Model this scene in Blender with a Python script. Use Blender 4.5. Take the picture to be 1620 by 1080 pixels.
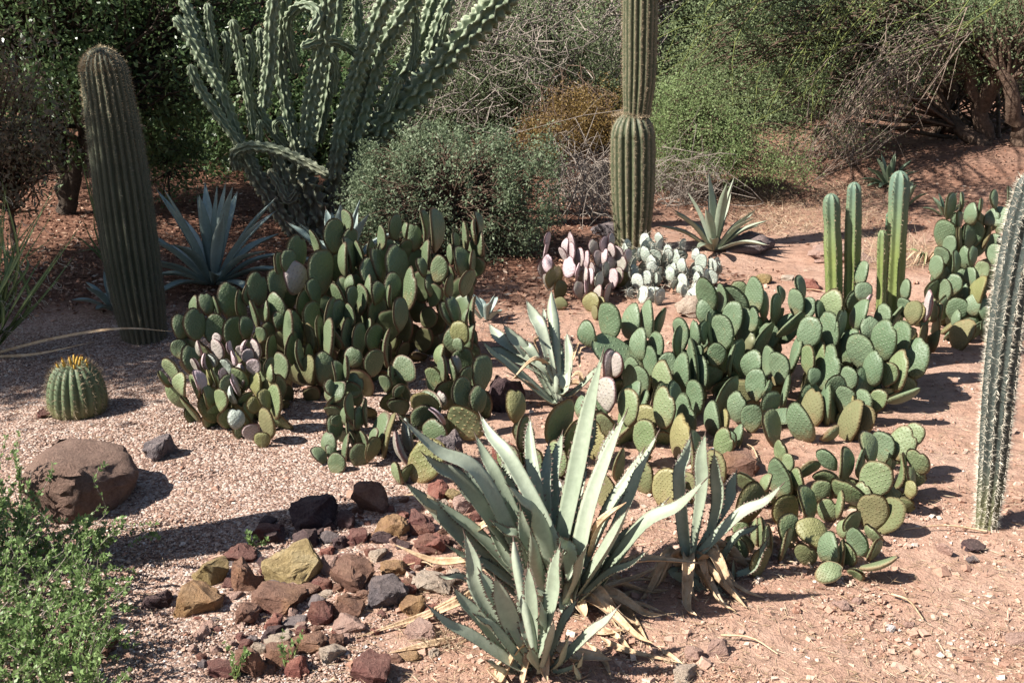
import bpy, bmesh, math, random
import numpy as np
from mathutils import Vector, Matrix, noise as mnoise

for _o in list(bpy.data.objects):
    bpy.data.objects.remove(_o)
SC = bpy.context.scene
COL = SC.collection
rad = math.radians

# ------------------------------------------------------------------ camera
CAM_H = 1.70
FPX = 1800.0            # focal length in pixels of a 1620 px wide picture
PITCH = math.atan(560.0 / FPX)
cam_d = bpy.data.cameras.new("camera")
cam = bpy.data.objects.new("camera", cam_d)
COL.objects.link(cam)
cam.location = (0, 0, CAM_H)
cam.rotation_euler = (math.pi / 2 - PITCH, 0, 0)
cam_d.sensor_width = 36.0
cam_d.lens = 36.0 * FPX / 1620.0
cam_d.clip_start = 0.05
cam_d.clip_end = 500.0
SC.camera = cam

# ------------------------------------------------------------------ sky, sun, exposure
SUN_ELEV = rad(45.0)
SUN_AZ = math.atan2(-0.94, -0.34)     # compass direction towards the sun: from the left, a little in front
world = bpy.data.worlds.new("World")
SC.world = world
world.use_nodes = True
wn = world.node_tree.nodes
bg = wn["Background"]
sky = wn.new("ShaderNodeTexSky")
sky.sky_type = 'NISHITA'
sky.sun_disc = False
sky.sun_elevation = SUN_ELEV
sky.sun_rotation = SUN_AZ
sky.air_density = 1.0
sky.dust_density = 1.0
world.node_tree.links.new(sky.outputs[0], bg.inputs[0])
bg.inputs[1].default_value = 0.05
sun_d = bpy.data.lights.new("sun", 'SUN')
sun_d.energy = 5.0
sun_d.angle = rad(0.5)
sun_d.color = (1.0, 0.95, 0.87)
sun = bpy.data.objects.new("sun", sun_d)
COL.objects.link(sun)
_sd = Vector((math.sin(SUN_AZ) * math.cos(SUN_ELEV), math.cos(SUN_AZ) * math.cos(SUN_ELEV), math.sin(SUN_ELEV)))
sun.rotation_euler = _sd.to_track_quat('Z', 'Y').to_euler()
SC.view_settings.view_transform = 'Standard'
SC.view_settings.look = 'None'
SC.view_settings.exposure = 1.40
SC.view_settings.gamma = 1.0

# ------------------------------------------------------------------ numpy helpers
RNG = np.random.default_rng(7)
random.seed(7)

def _hash(ix, iy, seed):
    n = (ix.astype(np.int64) * 374761393 + iy.astype(np.int64) * 668265263 + seed * 974634777) & 0xffffffff
    n = ((n ^ (n >> 13)) * 1274126177) & 0xffffffff
    return ((n ^ (n >> 16)) & 0xffff) / 65535.0

def vnoise(x, y, seed=0):
    x = np.asarray(x, float); y = np.asarray(y, float)
    ix = np.floor(x); iy = np.floor(y)
    fx = x - ix; fy = y - iy
    fx = fx * fx * (3 - 2 * fx); fy = fy * fy * (3 - 2 * fy)
    a = _hash(ix, iy, seed); b = _hash(ix + 1, iy, seed)
    c = _hash(ix, iy + 1, seed); d = _hash(ix + 1, iy + 1, seed)
    return (a * (1 - fx) + b * fx) * (1 - fy) + (c * (1 - fx) + d * fx) * fy - 0.5

def fbm(x, y, f, seed=0, octv=4):
    s = 0; a = 1.0
    for k in range(octv):
        s = s + a * vnoise(np.asarray(x) * f, np.asarray(y) * f, seed + k * 17)
        f *= 2.03; a *= 0.5
    return s

def sstep(a, b, x):
    t = np.clip((np.asarray(x, float) - a) / (b - a), 0, 1)
    return t * t * (3 - 2 * t)

def terrain(x, y):
    x = np.asarray(x, float); y = np.asarray(y, float)
    h = 0.06 * fbm(x, y, 0.45, 3, 3) + 0.022 * fbm(x, y, 2.2, 5, 3)
    h = h * sstep(1.0, 2.5, y) 
    h = h + 0.30 * sstep(8.5, 13.5, y) * sstep(1.0, 4.0, x)
    h = h + 0.25 * np.exp(-(((x - 4.6) / 1.3) ** 2 + ((y - 10.3) / 1.2) ** 2))
    return h

SP, CP = math.sin(PITCH), math.cos(PITCH)
def ray(px, py):
    x = (px - 810.0) / FPX; y = (540.0 - py) / FPX
    return Vector((x, CP + y * SP, -SP + y * CP))
def P(px, py, Y):
    d = ray(px, py)
    return Vector((0, 0, CAM_H)) + d * (Y / d.y)
def G(px, py, lift=0.0):
    d = ray(px, py); z = 0.0
    for _ in range(8):
        t = (z - CAM_H) / min(d.z, -0.02)
        p = Vector((0, 0, CAM_H)) + d * t
        z = float(terrain(p.x, p.y))
    p.z = z + lift
    return p
def mpp(Y, py=540):       # metres per picture pixel at forward distance Y on row py
    d = ray(810, py)
    return (Y / d.y) / FPX

# ------------------------------------------------------------------ object helpers
def link(o):
    COL.objects.link(o); return o
def thing(name, label, cat, loc=(0, 0, 0), group=None):
    o = bpy.data.objects.new(name, None)
    o.empty_display_size = 0.1
    o.location = loc
    link(o)
    o["label"] = label; o["category"] = cat
    if group: o["group"] = group
    return o
def tag(o, label, cat, group=None):
    o["label"] = label; o["category"] = cat
    if group: o["group"] = group
    return o
def setkind(o, kind):
    o["kind"] = kind
    return o
def world_of(o):
    m = o.matrix_basis.copy()
    return world_of(o.parent) @ o.matrix_parent_inverse @ m if o.parent else m
def adopt(o, root):
    """parent without moving: the child's own coordinates stay world coordinates"""
    o.parent = root
    o.matrix_parent_inverse = world_of(root).inverted()
    return o

def npmesh(name, V, F=None, mats=(), smooth=True, tris=None, midx=None, attrs=None):
    """V (n,3); F (m,4) quads; tris (k,3)."""
    me = bpy.data.meshes.new(name)
    V = np.asarray(V, np.float32)
    nq = 0 if F is None else len(F); nt = 0 if tris is None else len(tris)
    me.vertices.add(len(V)); me.vertices.foreach_set("co", V.ravel())
    parts = []
    if nq: parts.append(np.asarray(F, np.int32).ravel())
    if nt: parts.append(np.asarray(tris, np.int32).ravel())
    loops = np.concatenate(parts)
    me.loops.add(len(loops)); me.loops.foreach_set("vertex_index", loops)
    sizes = np.concatenate([np.full(nq, 4, np.int32), np.full(nt, 3, np.int32)])
    starts = np.concatenate([[0], np.cumsum(sizes)[:-1]]).astype(np.int32)
    me.polygons.add(len(sizes))
    me.polygons.foreach_set("loop_start", starts)
    me.polygons.foreach_set("loop_total", sizes)
    if midx is not None: me.polygons.foreach_set("material_index", np.asarray(midx, np.int32))
    for m in mats: me.materials.append(m)
    me.update(calc_edges=True)
    me.validate(verbose=False)
    me.polygons.foreach_set("use_smooth", np.full(len(me.polygons), bool(smooth)))
    for k, a in (attrs or {}).items():
        a = np.asarray(a, np.float32)
        if a.ndim == 1:
            at = me.attributes.new(k, 'FLOAT', 'POINT'); at.data.foreach_set("value", a)
        else:
            at = me.attributes.new(k, 'FLOAT_COLOR', 'POINT'); at.data.foreach_set("color", a.ravel())
    return me
def mobj(name, me, root=None):
    o = bpy.data.objects.new(name, me); link(o)
    if root is not None: adopt(o, root)
    return o

class Acc:
    """collects pieces into one mesh"""
    def __init__(s): s.V = []; s.F = []; s.T = []; s.n = 0; s.A = []; s.mf = []; s.mt = []
    def add(s, V, F=None, T=None, var=None, mi=0):
        V = np.asarray(V, float).reshape(-1, 3)
        if F is not None and len(F): s.F.append(np.asarray(F) + s.n); s.mf.append(np.full(len(F), mi))
        if T is not None and len(T): s.T.append(np.asarray(T) + s.n); s.mt.append(np.full(len(T), mi))
        s.V.append(V); s.n += len(V)
        s.A.append(np.full(len(V), 0.5) if var is None else np.broadcast_to(np.asarray(var, float), (len(V),)))
    def mesh(s, name, mats, smooth=True, off=None):
        V = np.concatenate(s.V)
        if off is not None: V = V - np.asarray(off)
        F = np.concatenate(s.F) if s.F else None
        T = np.concatenate(s.T) if s.T else None
        mi = np.concatenate(s.mf + s.mt)
        return npmesh(name, V, F, mats, smooth, T, mi, {"var": np.concatenate(s.A)})

def resample(pts, n):
    pts = np.asarray(pts, float)
    if len(pts) == 2:
        t = np.linspace(0, 1, n)[:, None]
        return pts[0] * (1 - t) + pts[1] * t
    # catmull-rom through the points
    p = np.vstack([2 * pts[0] - pts[1], pts, 2 * pts[-1] - pts[-2]])
    m = len(pts) - 1
    u = np.linspace(0, m, n); i = np.minimum(u.astype(int), m - 1); t = (u - i)[:, None]
    a, b, c, d = p[i], p[i + 1], p[i + 2], p[i + 3]
    return 0.5 * (2 * b + (c - a) * t + (2 * a - 5 * b + 4 * c - d) * t * t + (3 * b - a - 3 * c + d) * t ** 3)

def frames(pts):
    pts = np.asarray(pts, float)
    T = np.gradient(pts, axis=0); T /= np.linalg.norm(T, axis=1, keepdims=True) + 1e-9
    ref = np.array([0, -1.0, 0]) if abs(T[0][1]) < 0.8 else np.array([1.0, 0, 0])
    N = np.zeros_like(T); n = ref - T[0] * ref.dot(T[0]); n /= np.linalg.norm(n); N[0] = n
    for i in range(1, len(pts)):
        n = N[i - 1] - T[i] * N[i - 1].dot(T[i]); N[i] = n / (np.linalg.norm(n) + 1e-9)
    return T, N, np.cross(T, N)

def tube(acc, pts, radii, sides=5, var=None, cap=True, mi=0):
    pts = np.asarray(pts, float); n = len(pts)
    radii = np.broadcast_to(np.asarray(radii, float), (n,))
    T, N, B = frames(pts)
    a = np.linspace(0, 2 * np.pi, sides, endpoint=False)
    V = pts[:, None] + radii[:, None, None] * (np.cos(a)[None, :, None] * N[:, None] + np.sin(a)[None, :, None] * B[:, None])
    i = np.arange(n - 1)[:, None] * sides; j = np.arange(sides)[None]; j2 = (j + 1) % sides
    F = np.stack([i + j, i + j2, i + sides + j2, i + sides + j], -1).reshape(-1, 4)
    acc.add(V.reshape(-1, 3), F, None, var, mi)

def unit(v):
    return v / (np.linalg.norm(v, axis=-1, keepdims=True) + 1e-9)

def leaves(acc, C, D, length, width, var=None, fold=0.0, mi=0):
    """rhombic leaves starting at C along D"""
    n = len(C)
    D = unit(D); R = unit(RNG.normal(size=(n, 3)))
    S = unit(np.cross(D, R))
    l = np.broadcast_to(np.asarray(length, float), (n,))[:, None]; w = np.broadcast_to(np.asarray(width, float), (n,))[:, None]
    a = C; b = C + D * l * 0.45 + S * w * 0.5; c = C + D * l; d = C + D * l * 0.45 - S * w * 0.5
    V = np.stack([a, b, c, d], 1).reshape(-1, 3)
    F = np.arange(4 * n).reshape(n, 4)
    v = RNG.random(n) if var is None else np.broadcast_to(np.asarray(var, float), (n,))
    acc.add(V, F, None, np.repeat(v, 4), mi)

# ------------------------------------------------------------------ materials
def newmat(name, rough=0.7, spec=0.3):
    m = bpy.data.materials.new(name); m.use_nodes = True
    nt = m.node_tree; b = nt.nodes["Principled BSDF"]
    b.inputs["Roughness"].default_value = rough
    b.inputs["Specular IOR Level"].default_value = spec
    return m, nt, b
def nd(nt, t, **kw):
    n = nt.nodes.new(t)
    for k, v in kw.items(): setattr(n, k, v)
    return n
def ramp(nt, fac, stops):
    r = nd(nt, "ShaderNodeValToRGB")
    e = r.color_ramp.elements
    while len(e) < len(stops): e.new(0.5)
    for el, (p, c) in zip(e, stops):
        el.position = p; el.color = (*c, 1) if len(c) == 3 else c
    if fac is not None: nt.links.new(fac, r.inputs[0])
    return r
def noise(nt, scale, detail=4, rough=0.6, vec=None, w=None):
    n = nd(nt, "ShaderNodeTexNoise")
    n.inputs["Scale"].default_value = scale; n.inputs["Detail"].default_value = detail; n.inputs["Roughness"].default_value = rough
    if vec is not None: nt.links.new(vec, n.inputs["Vector"])
    return n
def math_(nt, op, a, b=None, c=None, clamp=False):
    n = nd(nt, "ShaderNodeMath", operation=op); n.use_clamp = clamp
    for i, v in enumerate((a, b, c)):
        if v is None: continue
        if isinstance(v, (int, float)): n.inputs[i].default_value = v
        else: nt.links.new(v, n.inputs[i])
    return n.outputs[0]
def mixc(nt, fac, a, b, mode='MIX'):
    n = nd(nt, "ShaderNodeMix", data_type='RGBA', blend_type=mode)
    if isinstance(fac, (int, float)): n.inputs[0].default_value = fac
    else: nt.links.new(fac, n.inputs[0])
    for i, v in ((6, a), (7, b)):
        if isinstance(v, tuple): n.inputs[i].default_value = (*v, 1)
        else: nt.links.new(v, n.inputs[i])
    return n.outputs[2]
def bump(nt, bsdf, height, strength=0.5, dist=0.01):
    b = nd(nt, "ShaderNodeBump"); b.inputs["Strength"].default_value = strength; b.inputs["Distance"].default_value = dist
    nt.links.new(height, b.inputs["Height"]); nt.links.new(b.outputs[0], bsdf.inputs["Normal"])
def sc(c, k): return tuple(min(1, x * k) for x in c)

def leaf_mat(name, c0, c1, c2, transl=0.3, rough=0.55):
    m, nt, b = newmat(name, rough, 0.3)
    a = nd(nt, "ShaderNodeAttribute", attribute_name="var")
    r = ramp(nt, a.outputs["Fac"], [(0.0, c0), (0.5, c1), (1.0, c2)])
    nt.links.new(r.outputs[0], b.inputs["Base Color"])
    t = nd(nt, "ShaderNodeBsdfTranslucent")
    tc = mixc(nt, 0.5, r.outputs[0], sc(c2, 1.2))
    nt.links.new(tc, t.inputs[0])
    mx = nd(nt, "ShaderNodeMixShader"); mx.inputs[0].default_value = transl
    nt.links.new(b.outputs[0], mx.inputs[1]); nt.links.new(t.outputs[0], mx.inputs[2])
    nt.links.new(mx.outputs[0], nt.nodes["Material Output"].inputs[0])
    return m
def bark_mat(name, c0, c1, scale=30):
    m, nt, b = newmat(name, 0.9, 0.1)
    g = nd(nt, "ShaderNodeNewGeometry")
    n = noise(nt, scale, 5, 0.7, g.outputs["Position"])
    r = ramp(nt, n.outputs[0], [(0.3, c0), (0.7, c1)])
    nt.links.new(r.outputs[0], b.inputs["Base Color"])
    bump(nt, b, n.outputs[0], 0.8, 0.02)
    return m
def pad_mat(name, base, base2, spot=(0.30, 0.28, 0.15), rim=(0.16, 0.07, 0.06), rimamt=0.5, cork=0.5, corkc=(0.17, 0.105, 0.05), rough=0.45, freq=8.5, spotamt=0.26):
    m, nt, b = newmat(name, rough, 0.35)
    tc = nd(nt, "ShaderNodeTexCoord"); oi = nd(nt, "ShaderNodeObjectInfo")
    sep = nd(nt, "ShaderNodeSeparateXYZ"); nt.links.new(tc.outputs["Object"], sep.inputs[0])
    at = nd(nt, "ShaderNodeAttribute", attribute_name="var")
    ofw = nd(nt, "ShaderNodeVectorMath", operation='ADD'); nt.links.new(tc.outputs["Object"], ofw.inputs[0]); nt.links.new(oi.outputs["Location"], ofw.inputs[1])
    nz0 = noise(nt, 2.2, 2, 0.5, ofw.outputs[0])
    wob = math_(nt, 'MULTIPLY', math_(nt, 'SUBTRACT', nz0.outputs[0], 0.5), 0.26)
    x = math_(nt, 'ADD', math_(nt, 'MULTIPLY', sep.outputs[0], 0.72), wob)
    u = math_(nt, 'MULTIPLY', math_(nt, 'ADD', sep.outputs[2], x), freq)
    v = math_(nt, 'MULTIPLY', math_(nt, 'SUBTRACT', sep.outputs[2], x), freq)
    fu = math_(nt, 'SUBTRACT', math_(nt, 'FRACT', u), 0.5); fv = math_(nt, 'SUBTRACT', math_(nt, 'FRACT', v), 0.5)
    d = math_(nt, 'SQRT', math_(nt, 'ADD', math_(nt, 'MULTIPLY', fu, fu), math_(nt, 'MULTIPLY', fv, fv)))
    mr = nd(nt, "ShaderNodeMapRange"); nt.links.new(d, mr.inputs[0])
    mr.inputs[1].default_value = 0.07; mr.inputs[2].default_value = 0.22; mr.inputs[3].default_value = 1.0; mr.inputs[4].default_value = 0.0
    dome = math_(nt, 'SUBTRACT', 0.5, d)
    ofz = nd(nt, "ShaderNodeVectorMath", operation='ADD'); nt.links.new(tc.outputs["Object"], ofz.inputs[0]); nt.links.new(oi.outputs["Location"], ofz.inputs[1])
    nz = noise(nt, 3.5, 5, 0.65, ofz.outputs[0])
    f = math_(nt, 'ADD', math_(nt, 'MULTIPLY', nz.outputs[0], 0.6), math_(nt, 'MULTIPLY', oi.outputs["Random"], 0.7))
    c = mixc(nt, math_(nt, 'SUBTRACT', f, 0.15, clamp=True), base, base2)
    # old corky foot of the pad, more on some pads than others
    ck = math_(nt, 'MULTIPLY', math_(nt, 'SUBTRACT', 0.42, math_(nt, 'ADD', sep.outputs[2], math_(nt, 'MULTIPLY', math_(nt, 'SUBTRACT', nz.outputs[0], 0.5), 0.9))), 2.4, clamp=True)
    ck = math_(nt, 'MULTIPLY', ck, math_(nt, 'MULTIPLY', math_(nt, 'ADD', math_(nt, 'FRACT', math_(nt, 'MULTIPLY', oi.outputs["Random"], 7.31)), 0.25), cork), clamp=True)
    c = mixc(nt, ck, c, corkc)
    ofs = nd(nt, "ShaderNodeVectorMath", operation='ADD'); nt.links.new(tc.outputs["Object"], ofs.inputs[0]); nt.links.new(oi.outputs["Location"], ofs.inputs[1])
    nz3 = noise(nt, 5.0, 4, 0.65, ofs.outputs[0])
    scar = math_(nt, 'MULTIPLY', math_(nt, 'SUBTRACT', nz3.outputs[0], 0.61), 9.0, clamp=True)
    c = mixc(nt, math_(nt, 'MULTIPLY', scar, 0.45), c, (0.20, 0.15, 0.08))
    c = mixc(nt, math_(nt, 'MULTIPLY', mr.outputs[0], spotamt), c, spot)
    rm = math_(nt, 'MULTIPLY', math_(nt, 'SUBTRACT', at.outputs["Fac"], 0.86), 7.0, clamp=True)
    c = mixc(nt, math_(nt, 'MULTIPLY', rm, rimamt), c, rim)
    nt.links.new(c, b.inputs["Base Color"])
    hh = math_(nt, 'ADD', math_(nt, 'MULTIPLY', mr.outputs[0], 0.30), math_(nt, 'ADD', math_(nt, 'MULTIPLY', dome, 0.04), math_(nt, 'MULTIPLY', nz.outputs[0], 1.1)))
    bump(nt, b, hh, 0.8, 0.008)
    return m
def skin_mat(name, base, base2, foot=(0.16, 0.12, 0.07), footz=(0.0, 0.25), rough=0.55, nscale=9.0, crest=None, crestamt=0.5, top=None, topz=(0.6, 0.9)):
    """cactus skin; var = 1 on rib crests, 0 in the furrows"""
    m, nt, b = newmat(name, rough, 0.3)
    g = nd(nt, "ShaderNodeNewGeometry")
    n = noise(nt, nscale, 5, 0.65, g.outputs["Position"])
    c = mixc(nt, math_(nt, 'MULTIPLY', math_(nt, 'SUBTRACT', n.outputs[0], 0.25), 1.8, clamp=True), base, base2)
    sep = nd(nt, "ShaderNodeSeparateXYZ"); nt.links.new(g.outputs["Position"], sep.inputs[0])
    mr = nd(nt, "ShaderNodeMapRange"); nt.links.new(math_(nt, 'ADD', sep.outputs[2], math_(nt, 'MULTIPLY', n.outputs[0], 0.15)), mr.inputs[0])
    mr.inputs[1].default_value = footz[0] + 0.07; mr.inputs[2].default_value = footz[1] + 0.07; mr.inputs[3].default_value = 1; mr.inputs[4].default_value = 0
    c = mixc(nt, math_(nt, 'MULTIPLY', mr.outputs[0], 0.85), c, foot)
    if top:
        mt = nd(nt, "ShaderNodeMapRange"); nt.links.new(sep.outputs[2], mt.inputs[0]); mt.inputs[1].default_value = topz[0]; mt.inputs[2].default_value = topz[1]
        c = mixc(nt, mt.outputs[0], c, top)
    if crest:
        at = nd(nt, "ShaderNodeAttribute", attribute_name="var")
        n4 = noise(nt, 45, 3, 0.6, g.outputs["Position"])
        e = math_(nt, 'MULTIPLY', math_(nt, 'SUBTRACT', at.outputs["Fac"], 0.55), 2.6, clamp=True)
        e = math_(nt, 'MULTIPLY', e, math_(nt, 'MULTIPLY', math_(nt, 'SUBTRACT', n4.outputs[0], 0.30), 3.0, clamp=True))
        c = mixc(nt, math_(nt, 'MULTIPLY', e, crestamt), c, crest)
    nt.links.new(c, b.inputs["Base Color"])
    n2 = noise(nt, 90, 3, 0.6, g.outputs["Position"])
    bump(nt, b, n2.outputs[0], 0.35, 0.004)
    return m
def plain(name, c, rough=0.8, vary=0.25, scale=40, bumpd=0.0):
    m, nt, b = newmat(name, rough, 0.2)
    g = nd(nt, "ShaderNodeNewGeometry"); n = noise(nt, scale, 4, 0.6, g.outputs["Position"])
    r = ramp(nt, n.outputs[0], [(0.3, sc(c, 1 - vary)), (0.7, sc(c, 1 + vary))])
    nt.links.new(r.outputs[0], b.inputs["Base Color"])
    if bumpd: bump(nt, b, n.outputs[0], 0.7, bumpd)
    return m
# ------------------------------------------------------------------ ground
def zone_gravel(x, y):
    b = -0.42 + 0.30 * (y - 4.0) * 0.2 + 0.25 * vnoise(x * 1.7, y * 1.7, 11) + 0.15 * vnoise(x * 5, y * 5, 12)
    return (1 - sstep(b - 0.15, b + 0.25, x)) * (1 - sstep(5.5, 6.3, y + 0.6 * vnoise(x * 2, y * 2, 13)))
def zone_litter_shade(x, y):
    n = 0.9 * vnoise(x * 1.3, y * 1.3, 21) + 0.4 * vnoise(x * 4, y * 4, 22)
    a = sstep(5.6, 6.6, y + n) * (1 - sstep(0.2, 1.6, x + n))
    b = sstep(7.6, 9.6, y + 1.6 * n) * sstep(0.5, 1.5, x)  # right side: litter colour brought nearer, standing in for tree shade on the soil
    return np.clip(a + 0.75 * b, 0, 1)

def build_ground():
    ys = np.concatenate([[-30, -12, -5, -2, 0], np.geomspace(1.0, 14, 360) , np.geomspace(14.3, 160, 50)])
    us = np.linspace(-1, 1, 361)
    Y = np.repeat(ys[:, None], len(us), 1)
    half = 3.2 + 0.62 * np.maximum(Y, 0) + np.maximum(Y - 14, 0) * 1.0 + np.maximum(-Y, 0) * 1.0
    X = us[None] * half
    Z = terrain(X, Y)
    fine = 0.010 * fbm(X, Y, 7.0, 31, 3) * sstep(1, 2, Y)
    V = np.stack([X, Y, Z + fine], -1).reshape(-1, 3)
    ny, nx = Y.shape
    i = np.arange(ny - 1)[:, None] * nx + np.arange(nx - 1)[None]
    F = np.stack([i, i + 1, i + nx + 1, i + nx], -1).reshape(-1, 4)
    g = zone_gravel(V[:, 0], V[:, 1]); l = zone_litter_shade(V[:, 0], V[:, 1])
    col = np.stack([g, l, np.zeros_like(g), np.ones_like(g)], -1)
    m, nt, b = newmat("desert_soil", 0.95, 0.1)
    at = nd(nt, "ShaderNodeVertexColor", layer_name="zone")
    sp = nd(nt, "ShaderNodeSeparateColor"); nt.links.new(at.outputs[0], sp.inputs[0])
    geo = nd(nt, "ShaderNodeNewGeometry"); pos = geo.outputs["Position"]
    n1 = noise(nt, 1.6, 6, 0.65, pos); n2 = noise(nt, 22, 6, 0.7, pos); n3 = noise(nt, 140, 4, 0.7, pos)
    soil = ramp(nt, n1.outputs[0], [(0.3, (0.29, 0.160, 0.110)), (0.5, (0.385, 0.242, 0.180)), (0.72, (0.44, 0.308, 0.242))])
    fine_ = ramp(nt, n2.outputs[0], [(0.25, (0.42, 0.38, 0.35)), (0.5, (0.93, 0.93, 0.93)), (0.78, (1.28, 1.25, 1.22))])
    c = mixc(nt, 0.8, soil.outputs[0], fine_.outputs[0], 'MULTIPLY')
    vo = nd(nt, "ShaderNodeTexVoronoi"); vo.inputs["Scale"].default_value = 95; nt.links.new(pos, vo.inputs["Vector"])
    gr = ramp(nt, None, [(0, (0.15, 0.09, 0.075)), (0.35, (0.28, 0.18, 0.135)), (0.65, (0.38, 0.27, 0.22)), (1, (0.52, 0.43, 0.37))])
    sp2 = nd(nt, "ShaderNodeSeparateColor"); nt.links.new(vo.outputs["Color"], sp2.inputs[0]); nt.links.new(sp2.outputs[0], gr.inputs[0])
    c = mixc(nt, sp.outputs[0], c, gr.outputs[0])
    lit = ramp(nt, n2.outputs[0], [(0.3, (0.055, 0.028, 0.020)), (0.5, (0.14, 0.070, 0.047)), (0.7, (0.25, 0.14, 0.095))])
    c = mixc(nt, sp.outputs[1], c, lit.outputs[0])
    n3r = ramp(nt, n3.outputs[0], [(0.3, (0.7, 0.68, 0.66)), (0.7, (1.2, 1.2, 1.2))])
    c = mixc(nt, 0.7, c, n3r.outputs[0], 'MULTIPLY')
    nt.links.new(c, b.inputs["Base Color"])
    vh = math_(nt, 'MULTIPLY', math_(nt, 'SUBTRACT', 0.6, vo.outputs["Distance"]), 0.9)
    h = math_(nt, 'ADD', math_(nt, 'MULTIPLY', n2.outputs[0], 1.6), math_(nt, 'ADD', math_(nt, 'MULTIPLY', n3.outputs[0], 0.5), math_(nt, 'MULTIPLY', vh, sp.outputs[0])))
    bump(nt, b, h, 1.0, 0.012)
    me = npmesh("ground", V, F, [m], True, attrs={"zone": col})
    o = mobj("ground", me); setkind(o, "structure")
    return o
build_ground()

# ------------------------------------------------------------------ loose gravel, clods, litter (stuff)
OCT_V = np.array([[1, 0, 0], [-1, 0, 0], [0, 1, 0], [0, -1, 0], [0, 0, 1], [0, 0, -1]], float)
OCT_T = np.array([[0, 2, 4], [2, 1, 4], [1, 3, 4], [3, 0, 4], [2, 0, 5], [1, 2, 5], [3, 1, 5], [0, 3, 5]])
CUBE_V = np.array([[x, y, z] for z in (-1, 1) for y in (-1, 1) for x in (-1, 1)], float)
CUBE_Q = np.array([[0, 2, 3, 1], [4, 5, 7, 6], [0, 1, 5, 4], [2, 6, 7, 3], [0, 4, 6, 2], [1, 3, 7, 5]])
def rand_rot(n):
    q = unit(RNG.normal(size=(n, 4))); w, x, y, z = q.T
    return np.stack([np.stack([1 - 2 * (y * y + z * z), 2 * (x * y - z * w), 2 * (x * z + y * w)], -1),
                     np.stack([2 * (x * y + z * w), 1 - 2 * (x * x + z * z), 2 * (y * z - x * w)], -1),
                     np.stack([2 * (x * z - y * w), 2 * (y * z + x * w), 1 - 2 * (x * x + y * y)], -1)], 1)
def pebbles(name, XY, size, mat, sink=0.3):
    n = len(XY)
    z = terrain(XY[:, 0], XY[:, 1])
    s = size[:, None] * RNG.uniform(0.55, 1.15, (n, 3))
    R = rand_rot(n)
    base = CUBE_V[None] * RNG.uniform(0.55, 1.0, (n, 8, 3))
    V = np.einsum('nij,nkj->nki', R, base * s[:, None])
    V[:, :, 2] *= 0.75
    V += np.stack([XY[:, 0], XY[:, 1], z + size * (0.55 - sink)], -1)[:, None]
    F = (np.arange(n)[:, None, None] * 8 + CUBE_Q[None]).reshape(-1, 4)
    var = np.repeat(RNG.random(n), 8)
    me = npmesh(name, V.reshape(-1, 3), F, [mat], False, attrs={"var": var})
    return setkind(mobj(name, me), "stuff")
def varmat(name, stops, rough=0.9):
    m, nt, b = newmat(name, rough, 0.15)
    a = nd(nt, "ShaderNodeAttribute", attribute_name="var")
    r = ramp(nt, a.outputs["Fac"], stops)
    geo = nd(nt, "ShaderNodeNewGeometry"); n = noise(nt, 160, 3, 0.6, geo.outputs["Position"])
    rr = ramp(nt, n.outputs[0], [(0.3, (0.75, 0.75, 0.75)), (0.7, (1.15, 1.15, 1.15))])
    c = mixc(nt, 1.0, r.outputs[0], rr.outputs[0], 'MULTIPLY')
    nt.links.new(c, b.inputs["Base Color"])
    bump(nt, b, n.outputs[0], 0.5, 0.003)
    return m
M_GRAVEL = varmat("gravel_stone", [(0.0, (0.11, 0.07, 0.06)), (0.2, (0.23, 0.14, 0.105)), (0.5, (0.34, 0.23, 0.175)), (0.8, (0.42, 0.32, 0.265)), (0.95, (0.52, 0.46, 0.42))])
M_CLOD = varmat("soil_clod", [(0.0, (0.25, 0.135, 0.095)), (0.5, (0.38, 0.24, 0.18)), (0.9, (0.45, 0.33, 0.26)), (1.0, (0.52, 0.45, 0.39))])

def scatter(n, pxr, pyr, dens=None):
    """random ground points, even in the picture rows given so nearer stones are not wasted"""
    px = RNG.uniform(pxr[0], pxr[1], n); py = RNG.uniform(pyr[0], pyr[1], n)
    x = (px - 810) / FPX; yy = (540 - py) / FPX
    dz = -SP + yy * CP; dy = CP + yy * SP
    t = -CAM_H / dz
    XY = np.stack([x * t, dy * t], -1)
    if dens is not None:
        XY = XY[RNG.random(n) < dens(XY[:, 0], XY[:, 1])]
    return XY
q = scatter(90000, (-200, 900), (430, 1120), zone_gravel)
pebbles("gravel", q, 0.0020 * np.exp(RNG.normal(0, 0.42, len(q))) + 0.0007, M_GRAVEL)
q = scatter(60000, (-150, 1770), (430, 1120), lambda x, y: (1 - 0.8 * zone_gravel(x, y)) * (0.3 + 0.7 * (vnoise(x * 6, y * 6, 44) > 0)) * (1 - 0.8 * zone_litter_shade(x, y)))
pebbles("soil_clods", q, 0.0026 * np.exp(RNG.normal(0, 0.65, len(q))), M_CLOD)

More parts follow.
